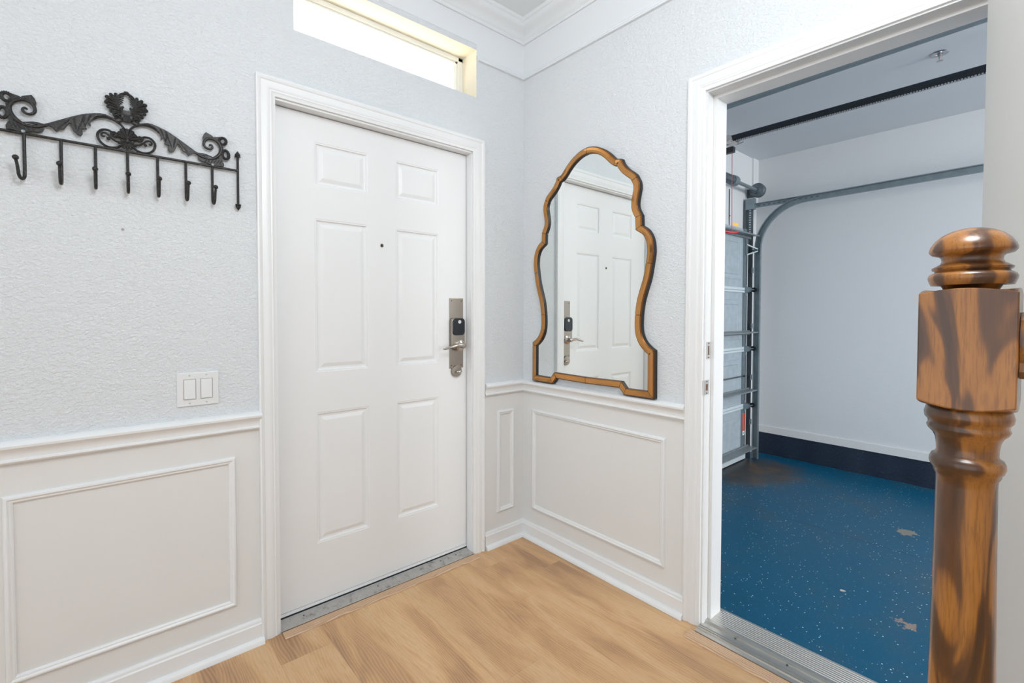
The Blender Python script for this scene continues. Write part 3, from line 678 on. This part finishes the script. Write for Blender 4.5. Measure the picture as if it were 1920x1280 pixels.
for s in (-1, 1):
    mb = MB().tube([pt3(s, p, RY) for p in densify(SC, 3)], [SCR[min(i//3, len(SCR)-1)] for i in range(len(densify(SC, 3)))], 10)
    mb.build('scroll', M_IRON, rack, smooth=True)
    MB().tube([pt3(s, p, RY) for p in densify(STEM, 3)], 0.0034, 8).build('stem', M_IRON, rack, smooth=True)
    mb = MB(); mb.prism(LEAF, mpr(s), RY-0.004, RY+0.004)
    for q in ([(0.10, 1.838), (0.105, 1.82), (0.112, 1.80), (0.116, 1.785)], [(0.085, 1.843), (0.090, 1.832), (0.093, 1.822)], [(0.135, 1.816), (0.147, 1.800), (0.160, 1.783)], [(0.125, 1.822), (0.122, 1.805), (0.120, 1.792)], [(0.100, 1.836), (0.101, 1.818), (0.098, 1.803)]):
        mb.tube([pt3(s, p, RY+0.0035) for p in q], [0.0028, 0.0024, 0.0018, 0.001][:len(q)], 6)
    mb.build('acanthus_leaf', M_IRON, rack, bev=0.0012)
    MB().prism(TAIL, mpr(s), RY-0.004, RY+0.002).build('leaf_tip', M_IRON, rack, bev=0.001)
    mb = MB(); mb.prism(FOOT, mpr(s), RY-0.006, RY+0.003)
    for k in range(6):
        x = 0.212+k*0.0085; mb.tube([pt3(s, (x+0.006, 1.778), RY+0.003), pt3(s, (x, 1.769), RY+0.0035), pt3(s, (x-0.003, 1.763), RY+0.003)], [0.001, 0.0016, 0.001], 6)
    mb.build('foot_leaf', M_IRON, rack, bev=0.001)
    mb = MB(); mb.prism(TOPL, mpr(s), RY-0.005, RY+0.002); mb.prism(BAND, mpr(s), RY-0.005, RY+0.002)
    e1 = ell(0.2625, 1.846, 0.0105, 0.0115, -0.6); e2 = ell(0.2715, 1.801, 0.0098, 0.0145, 0.1)
    for e in (e1, e2):
        mb.tube([pt3(s, p, RY) for p in e], 0.0048, 8, closed=True)
        n = len(e)
        for k in range(n):
            c = (sum(p[0] for p in e)/n, sum(p[1] for p in e)/n)
            p = e[k]; d = Vector((p[0]-c[0], p[1]-c[1])).normalized()*0.0043
            mb.ball(pt3(s, (p[0]+d.x, p[1]+d.y), RY+0.001), 0.0016, 6)
    mb.build('loop_ornament', M_IRON, rack, smooth=True)
    LO = [(0.006, 1.764), (0.014, 1.768), (0.024, 1.760), (0.036, 1.7565), (0.049, 1.757), (0.062, 1.765), (0.070, 1.779), (0.070, 1.794), (0.060, 1.806), (0.046, 1.808), (0.036, 1.803), (0.030, 1.798)]
    mb = MB().tube([pt3(s, p, RY) for p in densify(LO, 3)], 0.0036, 8)
    CU = [(0.008, 1.779), (0.018, 1.777), (0.030, 1.779), (0.040, 1.787), (0.048, 1.795), (0.057, 1.798), (0.062, 1.793), (0.060, 1.787), (0.054, 1.787)]
    mb.tube([pt3(s, p, RY) for p in densify(CU, 3)], 0.003, 8).ball(pt3(s, (0.046, 1.782), RY), 0.0048, 10).tube([pt3(s, p, RY) for p in [(0.036, 1.783), (0.041, 1.786), (0.046, 1.785)]], 0.0022, 6)
    CV = [(0.022, 1.800), (0.028, 1.791), (0.036, 1.794), (0.038, 1.802), (0.031, 1.805), (0.027, 1.801)]
    mb.tube([pt3(s, p, RY) for p in densify(CV, 3)], 0.0036, 8)
    mb.ball(pt3(s, (0.0125, 1.783), RY+0.004), 0.0052, 10, (1, 0.5, 1))
    mb.build('side_loop', M_IRON, rack, smooth=True)
# shell medallion: nine ribs fanned upward, eight fanned down
mb = MB()
for k in range(7):
    a = math.radians(-78+26*k); L = 0.034 if abs(k-3) < 2 else 0.030
    c0 = (0.0, 1.790)
    p = [(c0[0]+math.sin(a)*L*t, c0[1]+math.cos(a)*L*t) for t in (0.05, 0.35, 0.7, 0.95)]
    mb.tube([pt3(1, q, RY+0.002) for q in p], [0.0015, 0.0035, 0.0062, 0.0052], 8)
mb.prism([(math.sin(t)*0.030, 1.790+math.cos(t)*0.030) for t in [math.radians(-85+170*k/12) for k in range(13)]], mpr(1), RY-0.005, RY+0.002)
mb.build('shell', M_IRON, rack, smooth=True)
mb = MB()
for k in range(7):
    a = math.radians(180-66+22*k); L = 0.027
    p = [(math.sin(a)*L*t, 1.783+math.cos(a)*L*t) for t in (0.1, 0.5, 0.95)]
    mb.tube([pt3(1, q, RY+0.001) for q in p], [0.0018, 0.0036, 0.003], 8)
mb.ball(pt3(1, (0, 1.785), RY+0.003), 0.0065, 12, (0.9, 0.6, 1.3))
mb.build('lower_shell', M_IRON, rack, smooth=True)
# crest: two feathered wings meeting at a tip, open centre, bowed foot
for s in (-1, 1):
    mb = MB()
    petals = [((0.002, 1.868), (0.024, 1.858), (0.012, 1.853)), ((0.004, 1.870), (0.034, 1.866), (0.030, 1.858)), ((0.006, 1.873), (0.040, 1.878), (0.038, 1.868)),
              ((0.008, 1.876), (0.045, 1.890), (0.045, 1.880)), ((0.010, 1.880), (0.048, 1.901), (0.049, 1.893)), ((0.013, 1.884), (0.042, 1.911), (0.047, 1.910)), ((0.017, 1.888), (0.034, 1.917), (0.038, 1.920)), ((0.020, 1.892), (0.024, 1.919), (0.026, 1.924))]
    for i, (p0, p1, p2) in enumerate(petals):
        m_ = ((p0[0]+p1[0])/2+0.001, (p0[1]+p1[1])/2+0.003); big = 5 if i in (4, 5) else 0
        mb.tube([pt3(s, q, RY) for q in (p0, m_, p1, p2)], [0.0028, 0.0042, 0.0054+big*0.0002, 0.0042], 8)
        mb.ball(pt3(s, p2, RY+0.001), 0.0050+big*0.0002, 8)
    mb.prism([(0.010, 1.862), (0.028, 1.866), (0.038, 1.880), (0.042, 1.896), (0.036, 1.908), (0.027, 1.914), (0.0225, 1.905), (0.021, 1.892), (0.015, 1.878), (0.004, 1.870)], mpr(s), RY-0.003, RY+0.001)
    arch = [(0.016, 1.880), (0.021, 1.892), (0.022, 1.905), (0.019, 1.918), (0.012, 1.928), (0.0, 1.934)]
    mb.tube([pt3(s, q, RY) for q in densify(arch, 2)], 0.0045, 8)
    for k in range(4):
        y = 1.900+k*0.007; mb.tube([pt3(s, q, RY) for q in ((0.019, y-0.004), (0.013-0.001*k, y+0.003), (0.0085-0.001*k, y+0.004))], [0.003, 0.0026, 0.002], 6)
    mb.tube([pt3(s, q, RY) for q in ((0.012, 1.872), (0.013, 1.882), (0.010, 1.889), (0.007, 1.890))], [0.004, 0.004, 0.0035, 0.003], 8)
    bow = [(0.0, 1.846), (0.010, 1.846), (0.018, 1.841), (0.026, 1.841), (0.030, 1.847), (0.026, 1.852), (0.022, 1.849)]
    mb.tube([pt3(s, q, RY) for q in densify(bow, 2)], 0.0032, 8)
    mb.build('crest_wing', M_IRON, rack, smooth=True)
MB().ball(pt3(1, (0, 1.937), RY), 0.005, 10, (1.4, 0.7, 0.7)).build('crest_tip', M_IRON, rack, smooth=True)
mb = MB()
mb.prism([(-0.013, 1.880), (0.013, 1.880), (0.016, 1.866), (0.012, 1.852), (0.008, 1.843), (-0.008, 1.843), (-0.012, 1.852), (-0.016, 1.866)], mpr(1), RY-0.004, RY+0.003)
for k in range(5): mb.tube([pt3(1, ((k-2)*0.003, 1.866), RY+0.003), pt3(1, ((k-2)*0.0045, 1.844), RY+0.004)], 0.0016, 6)
mb.build('crest_foot', M_IRON, rack, bev=0.001)
for s in (-1, 1):
    mb = MB().lathe(pt3(s, (0.231, 1.757), RY), [(0.0046, 0.0), (0.0046, -0.0070), (0.0036, -0.0078), (0.0018, -0.0072)], 14, 'y')
    tag(mb.build('mounting_screw', M_GALV, rack, smooth=True), 'grey steel mounting screw')

# wall anchor left by a removed picture
an = MB().lathe((-1.727, 0, 1.506), [(0.0040, 0.0), (0.0040, -0.0015), (0.0024, -0.002), (0.0022, -0.0005)], 14, 'y')
tag(an.build('wall_anchor', mat('grey_anchor_plastic', (0.42, 0.43, 0.45), 0.5)[0], smooth=True), 'tiny grey screw anchor in the bare wall below the hook rack', 'wall anchor')

# ---- double light switch
sw_ = thing('light_switch', (-1.5315, 0, 0.976), 'white double rocker light switch plate above the chair rail', 'light switch')
MB().box((-1.5925, -0.0055, 0.9185), (-1.4705, 0, 1.0345)).build('wall_plate', M_SWITCH, sw_, bev=0.003, seg=3)
for cx in (-1.5565, -1.5070):
    fr = MB(); 
    for (a, b, c, d) in ((cx-0.0185, cx+0.0185, 0.9415, 0.9430), (cx-0.0185, cx+0.0185, 1.0105, 1.0120), (cx-0.0185, cx-0.017, 0.943, 1.0105), (cx+0.017, cx+0.0185, 0.943, 1.0105)): fr.box((a, -0.0062, c), (b, -0.0054, d))
    fr.build('rocker_surround', mat('switch_gap', (0.45, 0.45, 0.44), 0.5)[0], sw_)
    z0, z1 = 0.944, 1.0095; x0_, x1_ = cx-0.0162, cx+0.0162
    MB().add([(x0_, -0.005, z0), (x1_, -0.005, z0), (x1_, -0.005, z1), (x0_, -0.005, z1), (x0_, -0.0105, z0), (x1_, -0.0105, z0), (x1_, -0.0068, z1), (x0_, -0.0068, z1)],
             [(0, 1, 2, 3), (4, 7, 6, 5), (0, 4, 5, 1), (1, 5, 6, 2), (2, 6, 7, 3), (3, 7, 4, 0)]).build('rocker', M_SWITCH, sw_, bev=0.0012)
    for z in (0.929, 1.0245):
        o = MB().lathe((cx, -0.0055, z), [(0.0028, 0.0), (0.0028, -0.0008), (0.002, -0.0011)], 12, 'y').build('screw', mat('screw_grey', (0.55, 0.55, 0.54), 0.4)[0], sw_)

# ================================================================== NEWEL
NX, NY = -0.975, -1.8895
nw = thing('newel_post', (NX, NY, 0), 'turned oak newel post with mushroom cap in the foreground', 'newel post')
cap = [(0.028, 1.276), (0.0375, 1.2765), (0.0385, 1.279), (0.0400, 1.283), (0.0405, 1.2865), (0.0390, 1.290), (0.0345, 1.2925), (0.0335, 1.294), (0.0365, 1.2955), (0.0370, 1.298), (0.0330, 1.3005), (0.0290, 1.303), (0.0275, 1.3065), (0.0280, 1.310), (0.0300, 1.3125), (0.0370, 1.3145), (0.0395, 1.3175), (0.0398, 1.320), (0.0385, 1.325), (0.0345, 1.3315), (0.0280, 1.338), (0.0200, 1.3425), (0.0100, 1.3455), (0.0008, 1.3465)]
MB().lathe((NX, NY, 0), [(0.02, 1.262)]+cap, 56).build('cap', M_OAK, nw, smooth=True, angle=60)
hw_ = 0.043
# square block whose lower and upper faces are turned to a shallow dish
mb = MB(); n = 16; ringv = []
def sq(a):
    c, s = math.cos(a), math.sin(a); k = hw_/max(abs(c), abs(s)); return c*k, s*k
def sqring(z, inset_c, N=64):
    out = []
    for k in range(N):
        x, y = sq(2*PI*k/N+PI/4); r = math.hypot(x, y); dz = inset_c*(r-hw_)/(hw_*0.414); out.append((NX+x, NY+y, z+dz))
    return out
N = 64
rows = [[(NX+0.030*math.cos(2*PI*k/N+PI/4), NY+0.030*math.sin(2*PI*k/N+PI/4), 1.270) for k in range(N)], sqring(1.272, -0.006), sqring(1.127, 0.008), [(NX+0.030*math.cos(2*PI*k/N+PI/4), NY+0.030*math.sin(2*PI*k/N+PI/4), 1.124) for k in range(N)]]
v = [p for r in rows for p in r]; f = []
for i in range(3):
    for k in range(N): f.append((i*N+k, i*N+(k+1) % N, (i+1)*N+(k+1) % N, (i+1)*N+k))
f.append(tuple(range(N))); f.append(tuple(3*N+k for k in range(N))[::-1])
mb.add(v, f).build('block', M_OAK, nw, bev=0.0015)
sh = [(0.030, 1.130), (0.0385, 1.1265), (0.0400, 1.122), (0.0412, 1.117), (0.0405, 1.1115), (0.0375, 1.108), (0.0370, 1.104), (0.0385, 1.101), (0.0370, 1.097), (0.0325, 1.092), (0.0300, 1.086), (0.0288, 1.078), (0.0285, 1.070), (0.0295, 1.0665), (0.0330, 1.0645), (0.0350, 1.0600), (0.0353, 1.0555), (0.0335, 1.0500), (0.0315, 1.0475), (0.0310, 1.0440), (0.0288, 1.0400), (0.0283, 1.030), (0.0287, 0.98), (0.0293, 0.92), (0.0303, 0.84), (0.0312, 0.76), (0.0315, 0.64), (0.0300, 0.60), (0.040, 0.585), (0.042, 0.572), (0.034, 0.56), (0.034, 0.52)]
MB().lathe((NX, NY, 0), sh, 56).build('turned_shaft', M_OAK, nw, smooth=True, angle=60)
MB().box((NX-hw_, NY-hw_, 0), (NX+hw_, NY+hw_, 0.53)).build('base_block', M_OAK, nw, bev=0.002)
hr = [(-0.026, 1.168), (0.026, 1.168), (0.029, 1.176), (0.024, 1.186), (0.030, 1.200), (0.031, 1.218), (0.026, 1.234), (0.012, 1.243), (-0.012, 1.243), (-0.026, 1.234), (-0.031, 1.218), (-0.030, 1.200), (-0.024, 1.186), (-0.029, 1.176)]
tag(MB().prism(hr, lambda a, b, h: (NX+a, h, b), NY-hw_-0.0005, -3.2).build('handrail', M_OAK, smooth=True), 'dark oak handrail joining the right side of the newel post', 'handrail')

# ================================================================== GARAGE DOOR
gd = thing('garage_door', (1.6, -0.03, GF), 'grey blue sectional garage door with horizontal steel struts', 'garage door')
YD = -0.05
zs = [GF+0.012, 0.385, 0.915, 1.46, 2.02]
for i in range(4):
    z0, z1 = zs[i]+0.012, zs[i+1]-0.012
    p = MB().box((DOORX0, YD+0.008, zs[i]+0.001), (DOORX1-0.02, YD+0.045, zs[i+1]-0.001))
    x = DOORX1-0.115
    while x-0.5 > DOORX0+0.05:
        a, b, c, d = x-0.50, x, z0+0.075, z1-0.075
        for ins, o, wd in ((0, 0.0030, 0.008), (0.045, 0.0045, 0.006)):
            q = [(a+ins, c+ins), (b-ins, c+ins), (b-ins, d-ins), (a+ins, d-ins)]
            p.sweep(q[::-1], [(0, 0), (0.003, o), (wd, o), (wd+0.004, 0)], lambda aa, bb, h: (aa, YD+0.0085-h, bb), closed=True)
        x -= 0.60
    p.build('panel_section', M_GDOOR, gd)
# tongue-and-groove joint rails (pale pairs of lines)
for z in zs[1:4]:
    MB().box((DOORX0, YD-0.006, z-0.004), (DOORX1-0.02, YD+0.010, z+0.020)).box((DOORX0, YD-0.006, z-0.026), (DOORX1-0.02, YD+0.010, z-0.007)).build('section_joint', M_GLINE, gd, bev=0.002)
MB().box((DOORX0, YD-0.004, 0.656), (DOORX1-0.02, YD+0.010, 0.667)).build('stiffener', M_GALVD, gd)
MB().box((DOORX0, YD-0.012, GF+0.010), (DOORX1-0.02, YD+0.035, GF+0.050)).build('bottom_rail', M_GLINE, gd, bev=0.002)
MB().box((DOORX0, YD-0.008, GF+0.0), (DOORX1-0.02, YD+0.030, GF+0.012)).build('rubber_seal', M_BLACK, gd)
def strut(z, w=0.085):
    pr = [(YD, z+0.012), (YD-0.010, z+0.012), (YD-0.012, z+0.002), (YD-w, z+0.002), (YD-w, z-0.010), (YD-w+0.004, z-0.010), (YD-w+0.004, z-0.002), (YD-0.012, z-0.002), (YD-0.012, z-0.026), (YD, z-0.026)]
    MB().prism(pr, lambda a, b, h: (h, a, b), DOORX0+0.0, DOORX1+0.055).build('strut', M_STRUT, gd)
for z in (1.960, 1.072, 0.535, -0.005): strut(z)
# end stile and hinges
es = MB().box((DOORX1-0.075, YD-0.004, GF+0.02), (DOORX1-0.020, YD+0.008, 2.02))
es.build('end_stile', M_GALV, gd)
ed = MB().box((DOORX1-0.024, YD-0.008, GF+0.02), (DOORX1-0.016, YD+0.045, 2.02)); ed.build('edge_cap', M_GALVD, gd)
for z in zs[1:4]:
    h = MB().box((DOORX1-0.060, YD-0.010, z-0.055), (DOORX1-0.020, YD-0.004, z+0.050))
    h.prism([(YD-0.008, z-0.030), (YD-0.008, z+0.030), (YD-0.045, z+0.022), (YD-0.060, z+0.004), (YD-0.045, z-0.020)], lambda a, b, hh: (hh, a, b), DOORX1-0.030, DOORX1-0.024)
    h.prism([(YD-0.008, z-0.030), (YD-0.008, z+0.030), (YD-0.045, z+0.022), (YD-0.060, z+0.004), (YD-0.045, z-0.020)], lambda a, b, hh: (hh, a, b), DOORX1-0.056, DOORX1-0.050)
    h.cyl((DOORX1-0.058, YD-0.048, z+0.002), (DOORX1+0.050, YD-0.048, z+0.002), 0.006, 12)
    ho = h.build('hinge', M_GALV, gd)
    MB().lathe((DOORX1+0.040, YD-0.048, z+0.002), [(0.006, -0.008), (0.022, -0.008), (0.022, 0.008), (0.006, 0.008)], 20, 'x').build('roller', M_BLACK, ho, smooth=True)
    for dz in (-0.045, 0.040): MB().cyl((DOORX1-0.035, YD-0.013, z+dz), (DOORX1-0.035, YD-0.008, z+dz), 0.005, 6).build('bolt', M_CHAIN, ho)
# top roller bracket with its two struts
tb = MB().box((DOORX1-0.060, YD-0.012, 1.78), (DOORX1-0.018, YD-0.006, 1.93))
tb.obox((DOORX1-0.005, YD-0.045, 1.855), (0.045, -0.03, -0.020), (0, 0.003, 0), (0.0, 0.0, 0.006)).obox((DOORX1-0.005, YD-0.045, 1.800), (0.045, -0.03, 0.018), (0, 0.003, 0), (0, 0, 0.006))
tb.cyl((DOORX1-0.03, YD-0.055, 1.828), (DOORX1+0.05, YD-0.055, 1.828), 0.006, 12)
tbo = tb.build('top_bracket', M_GALV, gd)
MB().lathe((DOORX1+0.042, YD-0.055, 1.828), [(0.006, -0.008), (0.022, -0.008), (0.022, 0.008), (0.006, 0.008)], 20, 'x').build('roller', M_BLACK, tbo, smooth=True)
st_ = MB().box((DOORX1-0.062, YD-0.0052, 0.150), (DOORX1-0.024, YD-0.0042, 0.315)); so = st_.build('warning_sticker', M_ORANGE, gd)
so2 = MB().box((DOORX1-0.062, YD-0.0054, 0.112), (DOORX1-0.024, YD-0.0042, 0.150)).build('sticker_panel', M_WHITEST, so)
MB().box((DOORX1-0.050, YD-0.0060, 0.124), (DOORX1-0.038, YD-0.0052, 0.138)).build('sticker_mark', M_SLOT, so)
for k in range(14):
    z = 0.02+k*0.14
    if any(abs(z-q) < 0.06 for q in zs): continue
    MB().cyl((DOORX1-0.050, YD-0.0055, z), (DOORX1-0.050, YD-0.003, z), 0.004, 8).build('rivet', M_GALVD, gd)

# vertical + curved + horizontal track on the far side, and the near one
TZ = 2.235; TRAD = 0.40
def track(x, name, label, side):
    t = thing(name, (x, -0.1, GF), label, 'garage door track', group=None)
    path = [(-0.115, GF+0.005), (-0.115, TZ-TRAD)]
    for k in range(1, 13): a = PI/2*k/12; path.append((-0.115-TRAD*(1-math.cos(a)), TZ-TRAD+TRAD*math.sin(a)))
    path += [(-2.9, TZ+0.03)]
    # C-channel profile, web on the outer (wall) side, lips towards the door; offset to right of travel
    pr = [(-0.027, 0.0), (0.027, 0.0), (0.027, 0.026), (0.020, 0.026), (0.020, 0.003), (-0.020, 0.003), (-0.020, 0.026), (-0.027, 0.026), (-0.027, 0.0)]
    MB().sweep(path, pr, lambda a, b, h: (x+side*(0.026-h), a, b)).build('channel', M_GALV, t)
    return t
tk1 = track(2.82, 'garage_door_track', 'galvanised curved track along the far garage wall', 1)
# perforated flag angle at the jamb with brackets and the brace to the horizontal track
fa = MB().box((2.795, -0.010, GF), (2.835, -0.004, 2.30)).box((2.829, -0.070, GF), (2.835, -0.004, 2.30))
for k in range(15):
    z = 1.98+k*0.022; fa.box((2.8275, -0.05, z), (2.829, -0.035, z+0.010), 1)
fa.build('jamb_angle', [M_GALVD, M_GLINE], tk1)
for z in (0.20, 0.62, 1.10, 1.62):
    MB().box((2.80, -0.078, z), (2.835, -0.074, z+0.05)).cyl((2.812, -0.085, z+0.025), (2.812, -0.072, z+0.025), 0.006, 6).build('track_bracket', M_GALV, tk1)
br = MB().box((2.842, -0.62, 2.225), (2.846, -0.03, 2.262)).box((2.812, -0.62, 2.258), (2.846, -0.03, 2.262))
for k in range(13): br.box((2.8405, -0.60+k*0.043, 2.236), (2.842, -0.58+k*0.043, 2.246), 1)
br.build('brace_angle', [M_GALV, M_GALVD], tk1)
MB().box((2.80, -0.09, 2.21), (2.842, -0.005, 2.312)).build('bearing_plate', M_GALV, tk1)
tk2 = track(0.488, 'garage_door_track', 'grey slotted track crossing just inside the garage doorway head', -1)

# white door stop between door edge and track
structure(MB().box((2.772, -0.045, GF), (2.790, 0.01, 1.92)).build('trim_10', mat('white_door_stop', (0.80, 0.83, 0.84), 0.5)[0]), 'white stop strip beside the garage door edge', 'door stop')

# torsion tube, spring end and drum
TX = 2.385; TYt = -0.100
ts = thing('torsion_spring_assembly', (1.6, TYt, TX), 'grey torsion tube with spring and cable drum above garage door', 'torsion spring')
MB().cyl((0.45, TYt, TX), (2.885, TYt, TX), 0.015, 16).build('tube', M_GALV, ts, smooth=True)
sp = MB(); pth = []; L0, L1 = 1.62, 2.355; turns = 90
for k in range(turns*10+1): a = 2*PI*k/10; pth.append((L0+(L1-L0)*k/(turns*10), TYt+0.036*math.cos(a), TX+0.036*math.sin(a)))
sp.tube(pth, 0.0042, 5).build('spring', M_GALVD, ts, smooth=True)
wc = MB().lathe((2.355, TYt, TX), [(0.016, 0.040), (0.036, 0.040), (0.044, 0.030), (0.046, 0.0), (0.042, -0.04), (0.016, -0.04)], 24, 'x')
for k in range(2): a = PI*k+0.6; wc.cyl((2.375, TYt+0.03*math.cos(a), TX+0.03*math.sin(a)), (2.375, TYt+0.048*math.cos(a), TX+0.048*math.sin(a)), 0.005, 6)
wc.build('winding_cone', M_GALV, ts, smooth=True)
dr = MB().lathe((2.845, TYt, TX), [(0.014, -0.045), (0.030, -0.045), (0.034, -0.03), (0.050, -0.020), (0.060, -0.018), (0.066, -0.012), (0.066, 0.0), (0.058, 0.004), (0.055, 0.012), (0.055, 0.026), (0.062, 0.030), (0.062, 0.036), (0.014, 0.036)], 36, 'x')
dr.build('cable_drum', M_GALVD, ts, smooth=True)
mb = MB().lathe((2.89, TYt, TX), [(0.013, -0.005), (0.020, -0.005), (0.020, 0.005), (0.013, 0.005)], 20, 'x'); mb.build('bearing', M_GALV, ts)
MB().box((2.884, -0.115, 2.335), (2.888, 0.010, 2.42)).build('end_bracket', M_GALVD, ts)
# old pole leaning/thin black rod on the header wall
tag(MB().tube([(2.505, 0.004, 2.36), (2.507, 0.004, 2.10), (2.507, 0.002, 2.02)], [0.004, 0.004, 0.003], 6).ball((2.507, 0.0, 2.12), 0.006, 8).build('hanging_rod', M_SLOT), 'thin black rod on the wall below the torsion tube', 'rod')

# ---- opener rail, chain, trolley ----
OX = 1.60; OZ = 2.46
op = thing('opener_rail', (OX, -0.5, OZ), 'black garage door opener rail with chain under the ceiling', 'garage door opener')
orl = MB().prism([(-0.020, 0.030), (0.020, 0.030), (0.020, -0.004), (0.016, -0.004), (0.016, 0.024), (-0.016, 0.024), (-0.016, -0.004), (-0.020, -0.004)], lambda a, b, h: (OX+a, h, OZ+b), -0.05, -3.2)
for y in (-1.60, -1.645, -1.695, -0.98, -1.01, -1.04): orl.box((OX-0.0215, y-0.009, OZ+0.006), (OX-0.0195, y+0.003, OZ+0.020)).box((OX-0.0225, y-0.009, OZ+0.010), (OX-0.0205, y-0.004, OZ+0.016))
orl.build('rail', M_RAILB, op)
NCH = 100
ch = MB()
y = -0.46
for k in range(230):
    yy = y-k*0.0127
    ch.box((OX-0.012-(0.004 if k % 2 else 0.006), yy-0.0085, OZ-0.018), (OX-0.012+(0.004 if k % 2 else 0.006), yy, OZ-0.008), 0)
cho = ch.build('drive_chain', M_CHAIN, op); cho['kind'] = 'stuff'
tr = MB().lathe((OX, -0.40, OZ+0.006), [(0.006, -0.028), (0.034, -0.026), (0.036, -0.016), (0.026, -0.012), (0.024, 0.012), (0.036, 0.016), (0.034, 0.026), (0.006, 0.028)], 24, 'x')
tr.cyl((OX-0.036, -0.40, OZ+0.006), (OX+0.036, -0.40, OZ+0.006), 0.010, 12).box((OX-0.03, -0.46, OZ-0.028), (OX+0.03, -0.37, OZ-0.016))
tro = tr.build('trolley', M_RUSTY, op, smooth=True)
MB().tube([(OX, -0.46, OZ-0.022), (OX, -0.495, OZ-0.008), (OX, -0.50, OZ-0.030), (OX, -0.455, OZ-0.036)], 0.004, 8).build('latch_loop', M_CHAIN, tro)
MB().box((OX-0.02, -0.44, OZ-0.085), (OX+0.02, -0.36, OZ-0.045)).build('release_lever', M_BLACK, op, bev=0.004)
# release cord
ez = thing('emergency_release_cord', (OX, -0.44, 1.80), 'red emergency release cord with red handle hanging inside the garage', 'release cord')
MB().tube([(OX, -0.425, OZ-0.08), (OX, -0.427, 2.1), (OX, -0.43, 1.82)], 0.0022, 6).build('cord', M_CORD, ez)
MB().tube([(OX-0.048, -0.40, 1.822), (OX-0.02, -0.42, 1.816), (OX+0.02, -0.44, 1.816), (OX+0.046, -0.455, 1.822)], [0.007, 0.0085, 0.0085, 0.007], 10).build('handle', M_RED, ez, smooth=True)
MB().obox((OX+0.024, -0.445, 1.872), (0.020, -0.010, -0.003), (0.001, 0.001, 0), (0, 0, 0.012)).build('tag', M_YELLOW, ez)
# sprinkler
sx_, sy_ = 1.88, -1.48
spk = thing('fire_sprinkler', (sx_, sy_, GC), 'small round fire sprinkler head on the garage ceiling', 'sprinkler')
MB().lathe((sx_, sy_, GC), [(0.042, 0.0), (0.044, -0.002), (0.038, -0.006), (0.020, -0.004), (0.018, -0.001)], 28).build('escutcheon', M_CHAIN, spk, smooth=True)
mb = MB().cyl((sx_, sy_, GC), (sx_, sy_, GC-0.018), 0.010, 16)
mb.tube([(sx_-0.010, sy_, GC-0.016), (sx_-0.014, sy_, GC-0.028), (sx_, sy_, GC-0.044), (sx_+0.014, sy_, GC-0.028), (sx_+0.010, sy_, GC-0.016)], 0.0025, 6)
mb.build('frame_arms', M_CHAIN, spk, smooth=True)
MB().cyl((sx_, sy_, GC-0.018), (sx_, sy_, GC-0.040), 0.0028, 10).build('bulb', M_RED, spk)
MB().lathe((sx_, sy_, GC-0.044), [(0.014, 0.0), (0.015, -0.0015), (0.002, -0.002)], 18).build('deflector', M_RUSTY, spk)
